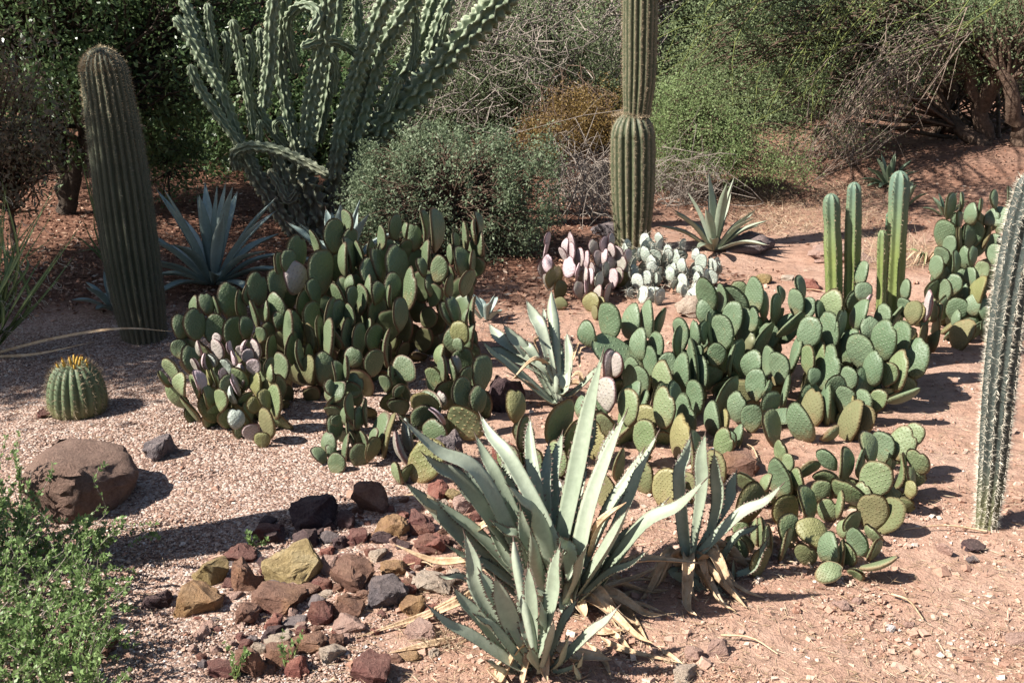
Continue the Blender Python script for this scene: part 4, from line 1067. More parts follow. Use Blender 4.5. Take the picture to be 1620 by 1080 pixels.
def dry_skirt(root, base_px, n, seed, L=(0.12, 0.32), az=(0, 360)):
    r = random.Random(seed); b = np.array(G(*base_px))
    for i in range(n):
        a = rad(r.uniform(*az)); Lq = r.uniform(*L); d = np.array([math.cos(a), math.sin(a), 0]); s = np.array([-d[1], d[0], 0]) * r.uniform(-.3, .3)
        pts = [b + d * 0.03 + [0, 0, r.uniform(.02, .09)], b + d * Lq * .45 + s * Lq * .4 + [0, 0, r.uniform(.03, .10)], b + d * Lq * .8 + s * Lq * .8, b + d * Lq + s * Lq * 1.5]
        for p in pts[2:]: p[2] = float(terrain(p[0], p[1])) + r.uniform(0.006, 0.03)
        leafobj(root, np.array(pts), r.uniform(0.018, 0.04), (r.uniform(-.6, .6), r.uniform(-.6, .3), 0.8), M_DRY, "dry_leaf", teeth=0, seed=i, ch=r.uniform(.3, .7), thick=0.003, tipspine=False, prof=([0, .1, .4, .7, 1], [.5, .9, 1, .6, .05]))
dry_skirt([o for o in bpy.data.objects if str(o.get("label", "")).startswith("large grey green agave in the fore")][0], (900, 955), 22, 5, az=(-60, 150))
dry_skirt([o for o in bpy.data.objects if str(o.get("label", "")).startswith("grey green agave squeezed")][0], (1090, 905), 18, 6, L=(0.10, 0.26), az=(-170, 60))
dry_skirt([o for o in bpy.data.objects if str(o.get("label", "")).startswith("smaller grey green agave offset")][0], (850, 1056), 8, 7, L=(0.08, 0.2), az=(-200, 40))
def rosette(name, label, base_px, spec, mat, n, wid, seed, teeth=0.004, group=None, lean=(0, 0), el=(85, 12), droop=0.10, length=None):
    r = random.Random(seed); base = G(*base_px); s = mpp(base.y, base_px[1])
    root = thing(name, label, "plant", base, group)
    L0 = spec * s
    for i in range(n):
        az = i * 2.39996 + r.uniform(-.2, .2); e = rad(el[0] + (el[1] - el[0]) * ((i + 0.5) / n) ** 0.8 + r.uniform(-5, 5))
        L = L0 * r.uniform(0.8, 1.1) * (0.85 + 0.3 * math.sin(e))
        d = Vector((math.cos(az) * math.cos(e) + lean[0], math.sin(az) * math.cos(e) + lean[1], math.sin(e))).normalized()
        b = np.array(base) + np.array([d.x, d.y, 0]) * 0.03 + [0, 0, 0.02]
        m = b + np.array(d) * L * 0.5 + [0, 0, L * 0.03]
        t = b + np.array(d) * L + [0, 0, -droop * L * math.cos(e)]
        leafobj(root, np.array([b, m, t]), wid * s, (-d.x * 0.7, -d.y * 0.7, 1.0), mat, teeth=teeth, seed=i, tn=16, n=16, ch=0.22)
    return root
rosette("agave", "blue grey agave with stiff pointed leaves in front of the monstrous cactus", (338, 452), 150, AMB, 32, 19, 3, el=(86, 8))
rosette("agave", "small blue agave partly hidden behind the left saguaro", (182, 492), 62, AMB, 16, 15, 4, el=(80, 15))
rosette("agave", "green agave right of the segmented saguaro, in half shade", (1130, 398), 100, AM, 22, 15, 5, el=(84, 10), lean=(0.08, 0))
rosette("agave", "dark stiff leaved agave on a short stem under the drooping tree", (1408, 268), 46, AMD, 26, 9, 6, teeth=0, el=(85, -5))
rosette("agave", "small thin agave on the shaded soil right of the dark one", (1502, 284), 36, AMD, 12, 8, 7, teeth=0, el=(80, 15))
rosette("agave", "little agave tuft behind the tall column stems", (1432, 326), 40, AMD, 9, 8, 8, teeth=0, el=(85, 30))
rosette("agave", "small pale agave peeping out right of the large dark green prickly pear", (768, 508), 42, AMB, 7, 14, 9, teeth=0, el=(80, 30))
rosette("agave", "pale blue agave whose leaf tips show between the monstrous cactus and the prickly pear", (540, 440), 110, AMB, 16, 24, 15, el=(84, 20))
# ------------------------------------------------------------------ ribbed cacti
def ribbed(path, radii, nribs, depth=0.14, sharp=False, n=70, knob=(0, 0), dome=True, twist=0.0, k=6, seed=0, knobw=0.0):
    """returns V,F,var plus rib crest points and normals"""
    rs = np.random.default_rng(seed)
    p = resample(path, n)
    seg = np.linalg.norm(np.diff(p, axis=0), axis=1); L = np.concatenate([[0], np.cumsum(seg)]); tot = L[-1]
    rr_ = np.interp(np.linspace(0, 1, n), np.linspace(0, 1, len(radii)), radii)
    if dome:      # denser rings at the tip, rounded end
        Rt = rr_[-1]; u = np.linspace(0, 1, 10)[1:] * math.pi / 2
        keep = L < tot - Rt * 1.05
        keep[:2] = True
        ends = tot - Rt * 1.15 + np.sin(u) * Rt * 1.15
        Ln = np.concatenate([L[keep], [tot - Rt * 1.15], ends]); Ln = np.unique(np.clip(Ln, 0, tot))
        p = np.stack([np.interp(Ln, L, p[:, a]) for a in range(3)], -1)
        r2 = np.interp(Ln, L, rr_)
        x = np.clip((Ln - (tot - Rt * 1.15)) / (Rt * 1.15), 0, 1)
        rr_ = r2 * np.sqrt(np.maximum(1 - x ** 2, 0.0005)); L = Ln
    T, N, B = frames(p); n = len(p)
    m = nribs * k
    a = np.linspace(0, 2 * np.pi, m, endpoint=False)
    c = np.abs(np.cos(a * nribs / 2)) if not sharp else 1 - np.abs(np.sin(a * nribs / 2))
    prof = 1 - depth * (1 - c ** (0.8 if not sharp else 0.9))
    ribj = 1 + 0.012 * rs.normal(size=m)
    R = rr_[:, None] * (prof * ribj)[None]
    if knob[1]:
        ph = (a * nribs / (2 * np.pi)).round() * 2.4
        w = np.sin(L[:, None] * knob[0] + ph[None] + 0.6 * np.sin(L[:, None] * knob[0] * 0.23 + ph[None]))
        R = R * (1 + knob[1] * w * (0.25 + 0.75 * c[None]) + 0.03 * rs.normal(size=R.shape))
        aa = a[None] + knobw * np.sin(L[:, None] * knob[0] * 0.5 + ph[None])
    else:
        R = R * (1 + 0.006 * rs.normal(size=R.shape)); aa = np.repeat(a[None], n, 0)
    aa = aa + twist * L[:, None]
    rad_ = np.cos(aa)[..., None] * N[:, None] + np.sin(aa)[..., None] * B[:, None]
    V = p[:, None] + R[..., None] * rad_
    i = np.arange(n - 1)[:, None] * m; j = np.arange(m)[None]; j2 = (j + 1) % m
    F = np.stack([i + j, i + j2, i + m + j2, i + m + j], -1).reshape(-1, 4)
    ci = np.arange(nribs) * k
    return V.reshape(-1, 3), F, np.tile(c, n), V[:, ci], rad_[:, ci] + 0.0, T, L
def rib_spines(crest, nrm, T, L, spacing, per, length, width, cone=0.7, up=0.15):
    acc = Acc()
    C = []; D = []
    tot = L[-1]; ts = np.arange(spacing * 0.5, tot, spacing)
    for rib in range(crest.shape[1]):
        c = np.stack([np.interp(ts + 0.3 * spacing * (rib % 2), L, crest[:, rib, a]) for a in range(3)], -1)
        nn = np.stack([np.interp(ts, L, nrm[:, rib, a]) for a in range(3)], -1); tt = np.stack([np.interp(ts, L, T[:, a]) for a in range(3)], -1)
        for q in range(per):
            C.append(c - nn * 0.002); D.append(unit(nn + tt * up) + RNG.normal(size=c.shape) * cone)
    C = np.concatenate(C); D = np.concatenate(D)
    spikes(acc, C, D, RNG.uniform(0.5, 1.1, len(C)) * length, width)
    return acc
def col_cactus(name, label, path, radii, nribs, mat, spine_mat, spacing, per, length, width, cone=0.7, root=None, part=None, **kw):
    V, F, var, cr, nr_, T, L = ribbed(path, radii, nribs, **kw)
    me = npmesh(part or name, V, F, [mat], True, attrs={"var": var})
    if root is None:
        root = thing(name, label, "cactus", Vector(path[0]))
    o = mobj(part or "stem", me, root)
    if per:
        s = mobj("spines", rib_spines(cr, nr_, T, L, spacing, per, length, width, cone).mesh("spines", [spine_mat], False), o)
        s["kind"] = "stuff"
    return root, o
M_SAG = skin_mat("saguaro_skin", (0.042, 0.048, 0.030), (0.068, 0.074, 0.048), foot=(0.12, 0.10, 0.065), footz=(0.0, 0.30))
M_SAG2 = skin_mat("saguaro_skin_light", (0.050, 0.062, 0.032), (0.080, 0.092, 0.050), foot=(0.12, 0.12, 0.06), footz=(0.0, 0.2), crest=(0.26, 0.21, 0.14), crestamt=0.6)
M_COL = skin_mat("column_skin", (0.115, 0.150, 0.045), (0.195, 0.225, 0.075), foot=(0.16, 0.17, 0.06), footz=(0.0, 0.2), crest=(0.27, 0.29, 0.15), crestamt=0.35, top=(0.10, 0.15, 0.11), topz=(0.55, 0.85))
M_COLB = skin_mat("column_skin_blue", (0.06, 0.11, 0.06), (0.10, 0.16, 0.10), foot=(0.16, 0.17, 0.06), footz=(0.0, 0.2))
M_RC = skin_mat("spiny_column_skin", (0.034, 0.044, 0.040), (0.060, 0.070, 0.060), foot=(0.13, 0.13, 0.06), footz=(0.05, 0.25))
M_MON = skin_mat("monstrous_skin", (0.085, 0.115, 0.068), (0.155, 0.190, 0.120), foot=(0.15, 0.115, 0.085), footz=(0.30, 0.80), nscale=6, crest=(0.34, 0.37, 0.25), crestamt=0.85)

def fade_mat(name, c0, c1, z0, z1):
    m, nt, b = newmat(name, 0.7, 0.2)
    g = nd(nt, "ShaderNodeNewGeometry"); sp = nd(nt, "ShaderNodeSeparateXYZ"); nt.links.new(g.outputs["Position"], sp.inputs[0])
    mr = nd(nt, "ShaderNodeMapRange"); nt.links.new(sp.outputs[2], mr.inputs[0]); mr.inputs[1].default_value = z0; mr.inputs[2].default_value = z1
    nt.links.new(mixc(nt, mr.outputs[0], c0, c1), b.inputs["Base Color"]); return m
M_SPINE_S = fade_mat("saguaro_spine", (0.15, 0.135, 0.11), (0.52, 0.42, 0.27), 0.85, 1.35)   # old spines grey, young ones tan, brightened upwards to paint in the sunlit top
b = G(230, 534); s = mpp(b.y, 500)
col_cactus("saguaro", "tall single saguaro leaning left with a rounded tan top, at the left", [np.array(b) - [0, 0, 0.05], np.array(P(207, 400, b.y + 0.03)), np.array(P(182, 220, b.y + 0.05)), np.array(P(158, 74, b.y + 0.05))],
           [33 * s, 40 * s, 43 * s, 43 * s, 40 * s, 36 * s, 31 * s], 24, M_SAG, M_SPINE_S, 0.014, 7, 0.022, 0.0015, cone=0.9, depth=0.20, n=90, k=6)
acc = Acc()   # woolly tan spines of the growing tip
tip = np.array(P(158, 80, b.y + 0.05)); n = 2600
u = unit(RNG.normal(size=(n, 3)) * [1, 1, 0.8]); u[:, 2] = np.abs(u[:, 2])
spikes(acc, tip + [0, 0, -0.095] + u * 0.098 * np.array([1, 1, 1.0]), u + RNG.normal(size=u.shape) * 0.6, 0.02, 0.0014)
o = mobj("crown_spines", acc.mesh("crown_spines", [M_SPINE_B], False), bpy.data.objects["saguaro"]); o["kind"] = "stuff"

b = G(1000, 396); s = mpp(b.y, 300); Y = b.y
root = thing("saguaro", "saguaro with a narrow waist between two stacked segments, in the middle", "cactus", b)
sh = P(1001, 176, Y)
col_cactus("", "", [np.array(b) - [0, 0, 0.04], np.array(P(1001, 300, Y)), np.array(sh)], [26 * s, 29 * s, 33 * s, 35 * s, 35 * s, 33 * s], 17, M_SAG2, M_SPINE_B, 0.016, 6, 0.026, 0.0018, cone=0.8, root=root, part="lower_segment", depth=0.2, n=60)
col_cactus("", "", [np.array(P(1007, 186, Y)), np.array(P(1011, 120, Y)), np.array(P(1013, 0, Y)), np.array(P(1016, -110, Y)), np.array(P(1017, -200, Y))], [20 * s, 25 * s, 26.5 * s, 27 * s, 27 * s, 26 * s], 17, M_SAG2, M_SPINE_B, 0.016, 6, 0.026, 0.0018, cone=0.8, root=root, part="upper_segment", depth=0.2, n=60)
acc = Acc(); n = 700; a = RNG.uniform(0, 6.28, n); q = np.sqrt(RNG.random(n)) * 33 * s
spikes(acc, np.array(sh) + np.stack([np.cos(a) * q, np.sin(a) * q, -0.004 - (q / (33 * s)) ** 2 * 0.03], -1), RNG.normal(size=(n, 3)) * [1, 1, 0.3] + [0, 0, 0.7], 0.03, 0.002)
o = mobj("shoulder_spines", acc.mesh("shoulder_spines", [M_SPINE_B], False), root); o["kind"] = "stuff"

b = G(1560, 834); s = mpp(b.y, 700); Y = b.y
def at(x, y, o=0): return np.array(P(x, y, Y + o))
col_cactus("column_cactus", "single column cactus covered in white spines at the right edge", [np.array(b) - [0, 0, 0.03], at(1569, 760), at(1579, 640), at(1594, 500, .02), at(1614, 380, .04), at(1637, 272, .05)],
           [15 * s, 20 * s, 23 * s, 25 * s, 26 * s, 27 * s, 26 * s, 20 * s], 11, M_RC, M_SPINE_W, 0.009, 8, 0.022, 0.0014, cone=0.8, depth=0.28, sharp=True, n=110)

bc = G(1380, 585); root = thing("column_cactus", "clump of four smooth yellow green column stems, among the right prickly pears", "cactus", bc)
for (x0, y0, x1, y1, w, off, ribs, mt, tw) in [(1322, 575, 1315, 306, 27, -0.02, 6, M_COL, 0.1), (1342, 590, 1352, 288, 25, 0.0, 6, M_COL, -0.1), (1392, 590, 1396, 364, 17, -0.05, 5, M_COL, 0.05), (1408, 590, 1424, 270, 30, 0.05, 6, M_COL, 0.12), (1404, 585, 1407, 335, 14, 0.10, 5, M_COLB, 0.0)]:
    Y = bc.y + off; s = mpp(Y, 420)
    p0 = np.array(P(x0, y0, Y)); p1 = np.array(P(x1, y1, Y)); p0[2] = min(p0[2], float(terrain(p0[0], p0[1])) - 0.02)
    mid = (p0 + p1) / 2 + [RNG.uniform(-.006, .006), 0, 0]
    col_cactus("", "", [p0, mid, p1], [w * RNG.uniform(.47, .56) * s for _ in range(11)] + [w * .45 * s], ribs, mt, M_SPINE_B, 0.018, 5, 0.014, 0.0020, cone=0.8, root=root, part="stem", depth=0.42, sharp=True, n=60, twist=tw, seed=int(x0))

# barrel cactus
bb = G(125, 652); s = mpp(bb.y, 620); R0 = 46 * s; H0 = 84 * s
root = thing("barrel_cactus", "round green barrel cactus topped with small yellow fruits, on the gravel", "cactus", bb)
nr_ = 19; k = 8; m = nr_ * k; n = 34
u = np.linspace(-0.22, 1, n) ; a = np.linspace(0, 2 * np.pi, m, endpoint=False)
c = np.abs(np.cos(a * nr_ / 2)); th = np.linspace(-0.72, math.pi / 2 - 0.03, n)
rr0 = R0 * np.cos(th) ** 0.72 * (1 + 0.0 * th); zz = np.where(th < 0, np.sin(th) * 0.62, np.sin(th)) * H0 * 0.60
zz = zz - zz[0] - 0.01; zz = zz / zz.max() * H0
dp = 0.16 * np.cos(np.maximum(th, 0)) ** 0.3 * np.clip((zz / H0) * 3, 0.25, 1)
Rm = rr0[:, None] * (1 - dp[:, None] * (1 - c[None] ** 0.7))
V = np.stack([Rm * np.cos(a), Rm * np.sin(a), np.repeat(zz[:, None], m, 1) - 0.012 * (np.repeat(zz[:, None], m, 1) > H0 * .97)], -1) + np.array(bb)
i = np.arange(n - 1)[:, None] * m; j = np.arange(m)[None]; j2 = (j + 1) % m
F = np.stack([i + j, i + j2, i + m + j2, i + m + j], -1).reshape(-1, 4)
M_BAR = skin_mat("barrel_skin", (0.070, 0.100, 0.050), (0.115, 0.145, 0.080), foot=(0.17, 0.15, 0.065), footz=(-0.02, 0.08), nscale=14)
body = mobj("body", npmesh("body", V.reshape(-1, 3), F, [M_BAR], True, attrs={"var": np.tile(c, n)}), root)
V3 = V[:, np.arange(nr_) * k]
C = V3[2:-1:2].reshape(-1, 3); acc = Acc()
nn = unit((C - (np.array(bb) + [0, 0, H0 * .45])))
for _ in range(6): spikes(acc, C, nn + RNG.normal(size=C.shape) * 0.7, 0.026, 0.0018)
o = mobj("spines", acc.mesh("spines", [M_SPINE_B], False), body); o["kind"] = "stuff"
M_FRUIT = plain("barrel_fruit", (0.42, 0.26, 0.05), 0.6, 0.3, 90); M_FTIP = plain("fruit_tip", (0.22, 0.10, 0.03), 0.8, 0.3, 90)
for q in range(15):
    a0 = q * 2.4; rq = R0 * 0.50 * math.sqrt((q + 0.6) / 15)
    c0 = np.array(bb) + [rq * math.cos(a0), rq * math.sin(a0), H0 * (0.985 - 0.10 * (rq / (R0 * .5)) ** 2)]
    d = np.array([math.cos(a0) * 0.35, math.sin(a0) * 0.35, 1.0]); hgt = random.Random(q).uniform(0.020, 0.032)
    acc = Acc(); tube(acc, np.array([c0 - d * 0.006, c0, c0 + d * hgt * .5, c0 + d * hgt * .9, c0 + d * hgt]), [0.003, 0.0052, 0.0055, 0.0045, 0.0028], 8, 0.5)
    f = mobj("fruit", acc.mesh("fruit", [M_FRUIT]), root)
    acc = Acc(); spikes(acc, np.repeat((c0 + d * hgt)[None], 9, 0), d + RNG.normal(size=(9, 3)) * 0.45, 0.010, 0.003)
    mobj("dry_flower", acc.mesh("dry_flower", [M_FTIP], False), f)

# monstrous column cactus
MB_ = lambda q: (260 + q[0] / 2.843, q[1] / 2.843)
bm_ = G(505, 372); Ym = bm_.y
mroot = thing("monstrous_cactus", "huge many armed knobbly column cactus with one arching arm, behind the left prickly pear", "cactus", bm_)
ARMS = [  # polyline in zoom coordinates, width, depth offsets
 ("trunk", [(720, 1075), (660, 900), (610, 760), (640, 600)], 120, (0, 0)), ("trunk", [(790, 1060), (775, 900), (800, 720), (830, 560)], 110, (0.1, 0.15)), ("trunk", [(620, 1085), (500, 920), (400, 770), (330, 640)], 76, (-0.1, -0.15)),
 ("trunk", [(640, 1080), (580, 900), (540, 780), (480, 640)], 70, (-0.1, -0.05)), ("trunk", [(800, 900), (880, 740), (960, 590), (1020, 500)], 120, (0.1, 0.2)),
 ("branch", [(400, 770), (330, 620), (250, 400), (190, 300), (110, 160), (45, 75)], 66, (-0.15, -0.1)), ("branch", [(350, 660), (230, 500), (150, 380), (115, 290)], 52, (-0.2, -0.25)),
 ("branch", [(195, 315), (150, 160), (100, 40), (60, -60)], 58, (-0.05, 0.1)), ("branch", [(235, 340), (220, 200), (200, 90), (195, 15)], 44, (0.0, 0.0)), ("branch", [(262, 400), (285, 260), (270, 140)], 42, (0.1, 0.1)),
 ("branch", [(570, 680), (450, 540), (370, 390), (335, 220), (305, 88)], 54, (-0.05, -0.2)), ("branch", [(400, 600), (385, 470), (355, 330), (350, 260)], 46, (-0.15, -0.2)), ("branch", [(375, 380), (395, 270), (378, 155)], 42, (-0.1, -0.1)),
 ("branch", [(450, 480), (462, 380), (478, 250), (480, 100), (505, -60)], 64, (-0.25, -0.3)), ("branch", [(445, 500), (440, 300), (430, 125)], 44, (0.1, 0.1)), ("branch", [(610, 720), (560, 520), (525, 320), (530, 120), (545, -60)], 62, (-0.1, -0.15)),
 ("branch", [(640, 660), (655, 480), (695, 280), (720, 110), (745, -60)], 80, (-0.15, -0.25)), ("branch", [(690, 640), (725, 460), (745, 300), (770, 100), (780, -60)], 60, (0.15, 0.2)), ("branch", [(590, 330), (555, 140), (575, 60), (640, 25), (690, 70), (655, 150)], 52, (-0.1, -0.35)),
 ("branch", [(880, 250), (800, 200), (740, 183), (680, 190), (615, 215)], 50, (0.0, -0.35)), ("branch", [(770, 800), (795, 580), (850, 390), (900, 240), (975, 50), (1020, -60)], 86, (-0.05, -0.2)), ("branch", [(850, 640), (915, 420), (980, 220), (1080, 60), (1150, -60)], 90, (0.0, 0.0)),
 ("branch", [(960, 600), (1020, 520), (1150, 400), (1300, 230), (1450, 70), (1580, -60)], 138, (0.1, -0.1)), ("branch", [(950, 560), (1040, 380), (1130, 240), (1190, 80), (1230, -60)], 78, (0.3, 0.4)), ("branch", [(1180, 280), (1230, 130), (1300, -60)], 68, (0.3, 0.3)),
 ("branch", [(860, 420), (875, 220), (860, -60)], 54, (0.3, 0.3)), ("branch", [(325, 760), (320, 690), (400, 660), (520, 680), (640, 735), (740, 790)], 54, (-0.25, -0.5)),
 ("branch", [(600, 860), (560, 900), (520, 840), (470, 760)], 50, (-0.2, -0.2)), ("branch", [(1110, 320), (1130, 180), (1118, -60)], 44, (0.1, 0.1)), ("branch", [(1230, 260), (1255, 160), (1275, 60)], 44, (0.0, -0.1)), ("branch", [(420, 680), (428, 600), (432, 540)], 36, (-0.3, -0.35)),
 ("branch", [(760, 420), (770, 300), (745, 240)], 46, (-0.1, -0.2)), 
 ("branch", [(505, 600), (500, 560), (530, 540), (560, 590)], 30, (-0.2, -0.25)), ("branch", [(1010, 500), (1050, 380), (1060, 350)], 46, (-0.05, -0.1)),
]
for q, (nm, pl, w, (o0, o1)) in enumerate(ARMS):
    m_ = len(pl); pts = []
    for e, pt in enumerate(pl):
        px_, py_ = MB_(pt); t = e / (m_ - 1)
        v = P(px_, py_, Ym + o0 + (o1 - o0) * t)
        pts.append(np.array(v))
    if nm == "trunk" and pl[0][1] > 1000: pts[0][2] = float(terrain(pts[0][0], pts[0][1])) - 0.03
    s = mpp(Ym + o1, 200); Rw = w / 2.843 * s * 0.5 * (1.12 if nm == 'trunk' else 0.96)
    L_ = sum(np.linalg.norm(pts[e + 1] - pts[e]) for e in range(m_ - 1))
    tp = [0.95, 1.0, 1.02, 1.0, 0.95, 0.85 if pl[-1][1] > -30 else 0.95]
    col_cactus("", "", pts, [Rw * x for x in tp], 7 if w < 100 else 9, M_MON, M_SPINE_D, 0.05, 3, 0.02, 0.0016, root=mroot, part=nm, depth=0.46, sharp=True, n=max(24, int(L_ / 0.009)), knob=(120 if w < 100 else 95, 0.17), knobw=0.14, twist=RNG.uniform(-.5, .5), seed=q)

# ------------------------------------------------------------------ yucca, stalks, grass
YM = leaf_mat("yucca_leaf", (0.075, 0.115, 0.045), (0.12, 0.165, 0.06), (0.20, 0.235, 0.085), 0.1)
def strap(root, pts, wid, mat, name="leaf", axis=(0, -0.5, 0.8)):
    a = blade([np.array(p) for p in pts], wid, axis, thick=0.002, n=16, ch=0.2, prof=([0, .2, .6, 1], [.9, 1, .7, .03]), tipspine=False)
    return mobj(name, a.mesh(name, [mat, M_TIP]), root)
yb = G(-20, 560); yroot = thing("yucca", "green yucca with curly white fibres on its blade edges, at the left edge", "plant", yb)
Y = yb.y
YL = [((0, 540), (60, 455), (127, 358)), ((-5, 548), (60, 480), (118, 404)), ((-10, 540), (10, 440), (40, 330)), ((-15, 540), (0, 420), (10, 290)), ((-10, 545), (30, 470), (70, 400)), ((-25, 545), (-30, 430), (-20, 300)), ((-5, 550), (40, 500), (95, 440)),
      ((-20, 540), (5, 460), (32, 410)), ((-30, 545), (-60, 460), (-100, 380)), ((-30, 545), (-80, 500), (-150, 470)), ((-20, 540), (20, 420), (60, 340))]
for q in range(22):
    YL.append(((RNG.uniform(-60, 0), 545), (RNG.uniform(-60, 55), RNG.uniform(430, 500)), (RNG.uniform(-90, 105), RNG.uniform(275, 440))))
fib = Acc()
for q, (a, b_, c) in enumerate(YL):
    pts = [P(*a, Y - 0.02 * (q % 3)), P(*b_, Y - 0.05 + 0.1 * math.sin(q)), P(*c, Y + 0.15 * math.sin(q * 1.7))]
    strap(yroot, pts, 0.022, YM)
    pr = resample(np.array([np.array(p) for p in pts]), 12)
    for e in range(2 if q < 3 else 1):
        for z in range(2, 11, 2):
            p0 = pr[z]; v = RNG.normal(size=3); w = unit(RNG.normal(size=3)); tt = np.linspace(0, 5, 9)[:, None]
            tube(fib, p0 + 0.008 * (np.cos(tt) * unit(v) + np.sin(tt) * w) * (0.6 + tt * .25) + np.array([0.006, 0, -0.006]) * tt, 0.0007, 3, 0.5)
o = mobj("fibres", fib.mesh("fibres", [M_SPINE_W]), yroot); o["kind"] = "stuff"
dl = strap(yroot, [P(-10, 560, Y - 0.02), P(90, 535, Y - 0.12), P(190, 520, Y - 0.15), P(272, 524, Y - 0.15)], 0.022, M_DRY, "dry_leaf"); dl["label"] = "long arching dry tan blade of the yucca"
strap(yroot, [P(-10, 565, Y - 0.05), P(60, 560, Y - 0.1), P(150, 540, Y - 0.12)], 0.02, M_DRY, "dry_leaf")
hb = G(168, 432); hr = thing("yucca", "slender yellow green yucca blades rising left of the saguaro", "plant", hb)
for (a, b_, c) in [((165, 395), (140, 300), (118, 205)), ((168, 400), (150, 330), (136, 260)), ((166, 410), (150, 360), (150, 320)), ((168, 415), (176, 380), (170, 340)), ((165, 415), (130, 380), (110, 372)), ((165, 410), (145, 380), (128, 340)), ((165, 415), (150, 395), (120, 400))]:
    strap(hr, [np.array(hb), P(*a, hb.y), P(*b_, hb.y - 0.05), P(*c, hb.y - 0.1)], 0.016, YM)

def grass_patch(name, label, cx, cy, rx, ry, n, L, mat, cat="grass", stuff=True):
    q = scatter(n, (cx - rx, cx + rx), (cy - ry, cy + ry)); n = len(q)
    acc = Acc(); C = np.stack([q[:, 0], q[:, 1], terrain(q[:, 0], q[:, 1])], -1)
    leaves(acc, C, RNG.normal(size=(n, 3)) * [1, 1, .3] + [0, 0, 0.5], RNG.uniform(0.3, 1, n) * L, 0.0028)
    o = mobj(name, acc.mesh(name, [mat], False)); o["kind"] = "stuff"
    return o
grass_patch("dry_grass", "", 1280, 335, 120, 32, 3200, 0.14, M_STRAW)
grass_patch("dry_grass", "", 1420, 405, 60, 22, 900, 0.22, M_STRAW)
grass_patch("dry_grass", "", 700, 1020, 26, 14, 260, 0.06, M_STRAW)
tb = G(1465, 420); troot = thing("yucca", "flattened clump of fallen strap leaves left of the dark shaded prickly pear", "plant", tb)
for q in range(16):
    a = rad(150 + q * 13 + RNG.uniform(-15, 15)); L = RNG.uniform(0.18, 0.42)
    p0 = np.array(tb) + [0, 0, 0.02]; d = np.array([math.cos(a), math.sin(a) * 0.6, 0.25])
    strap(troot, [p0, p0 + d * L * .5 + [0, 0, .05], p0 + d * L + [0, 0, -0.06]], 0.018, M_DRY if q % 3 else YM, "dry_leaf" if q % 3 else "leaf")

# ------------------------------------------------------------------ shrubs and trees
def in_ellipsoids(E, n, shell=0.6):
    """E: list of (cx,cy,cz,rx,ry,rz); points biased to the shell"""
    w = np.array([e[3] * e[4] * e[5] for e in E]) ** 0.75; w /= w.sum()
    k = RNG.choice(len(E), n, p=w); E = np.array(E)[k]
    u = unit(RNG.normal(size=(n, 3))); r = RNG.random(n)[:, None] ** (1 / 3.0)
    r = np.where(RNG.random((n, 1)) < shell, 0.72 + 0.33 * RNG.random((n, 1)), r)
    return E[:, :3] + u * r * E[:, 3:6], u
def pxE(cx, cy, rx, ry, Y, ryd):
    c = P(cx, cy, Y); s = mpp(Y, cy)
    return (c.x, c.y, c.z, rx * s, ryd, ry * s)
def tree(name, label, cat, base, E, nclump, nleaf, lsize, spread, lm, bm, trunks=None, group=None, branch_r=0.012, trunk_r=0.06, droop=0.0, shell=0.6, ground_clip=True, twig_r=0.003, bend=0.25, var_clump=True, crown_name="crown", nbr=None, lasp=0.45):
    base = Vector(base)
    root = thing(name, label, cat, base, group)
    cl, u = in_ellipsoids(E, nclump, shell)
    if ground_clip:
        g = terrain(cl[:, 0], cl[:, 1]) + 0.05
        cl[:, 2] = np.maximum(cl[:, 2], g)
    # branches
    acc = Acc()
    tr = trunks or [[np.array(base), np.array(base) + [0, 0, 0.4]]]
    ends = []
    for pl in tr:
        p = resample(np.array([np.array(v) for v in pl]), 10)
        p[1:-1] += RNG.normal(size=p[1:-1].shape) * trunk_r * 0.25
        tube(acc, p, np.linspace(trunk_r, trunk_r * 0.55, 10), 9)
        ends += [p[-1], p[-2], p[-4]]
    ends = np.array(ends)
    nb = len(cl) if nbr is None else min(nbr, len(cl))
    mids = []
    for c in cl[:nb]:
        e = ends[np.argmin(((ends - c) ** 2).sum(1) * RNG.uniform(0.7, 1.3, len(ends)))]
        d = c - e; L = np.linalg.norm(d)
        m1 = e + d * 0.35 + RNG.normal(size=3) * L * bend * 0.35 + [0, 0, L * 0.08]; m2 = e + d * 0.7 + RNG.normal(size=3) * L * bend * 0.35 + [0, 0, L * 0.04]
        p = resample(np.array([e, m1, m2, c]), 9)
        tube(acc, p, np.linspace(branch_r, twig_r, 9), 4)
    t = mobj("trunk", acc.mesh("trunk", [bm]), root)
    # leaves
    per = max(1, nleaf // nclump)
    acc = Acc()
    C = np.repeat(cl, per, 0); sp = np.repeat(RNG.uniform(0.6, 1.3, len(cl)), per)[:, None] * np.array(spread if np.ndim(spread) else [spread] * 3)
    off = RNG.normal(size=C.shape); C = C + off * sp
    if droop: C[:, 2] -= np.abs(off[:, 0]) * droop
    if ground_clip:
        C[:, 2] = np.maximum(C[:, 2], terrain(C[:, 0], C[:, 1]) + 0.02)
    v = np.repeat(RNG.random(len(cl)), per) * 0.5 + RNG.random(len(C)) * 0.5
    n = len(C)
    ls = RNG.uniform(lsize[0], lsize[1], n)
    leaves(acc, C, RNG.normal(size=(n, 3)) + [0, 0, -0.3 if droop else 0.3], ls, ls * lasp, v)
    cr = mobj(crown_name, acc.mesh(crown_name, [lm], False), root)
    return root
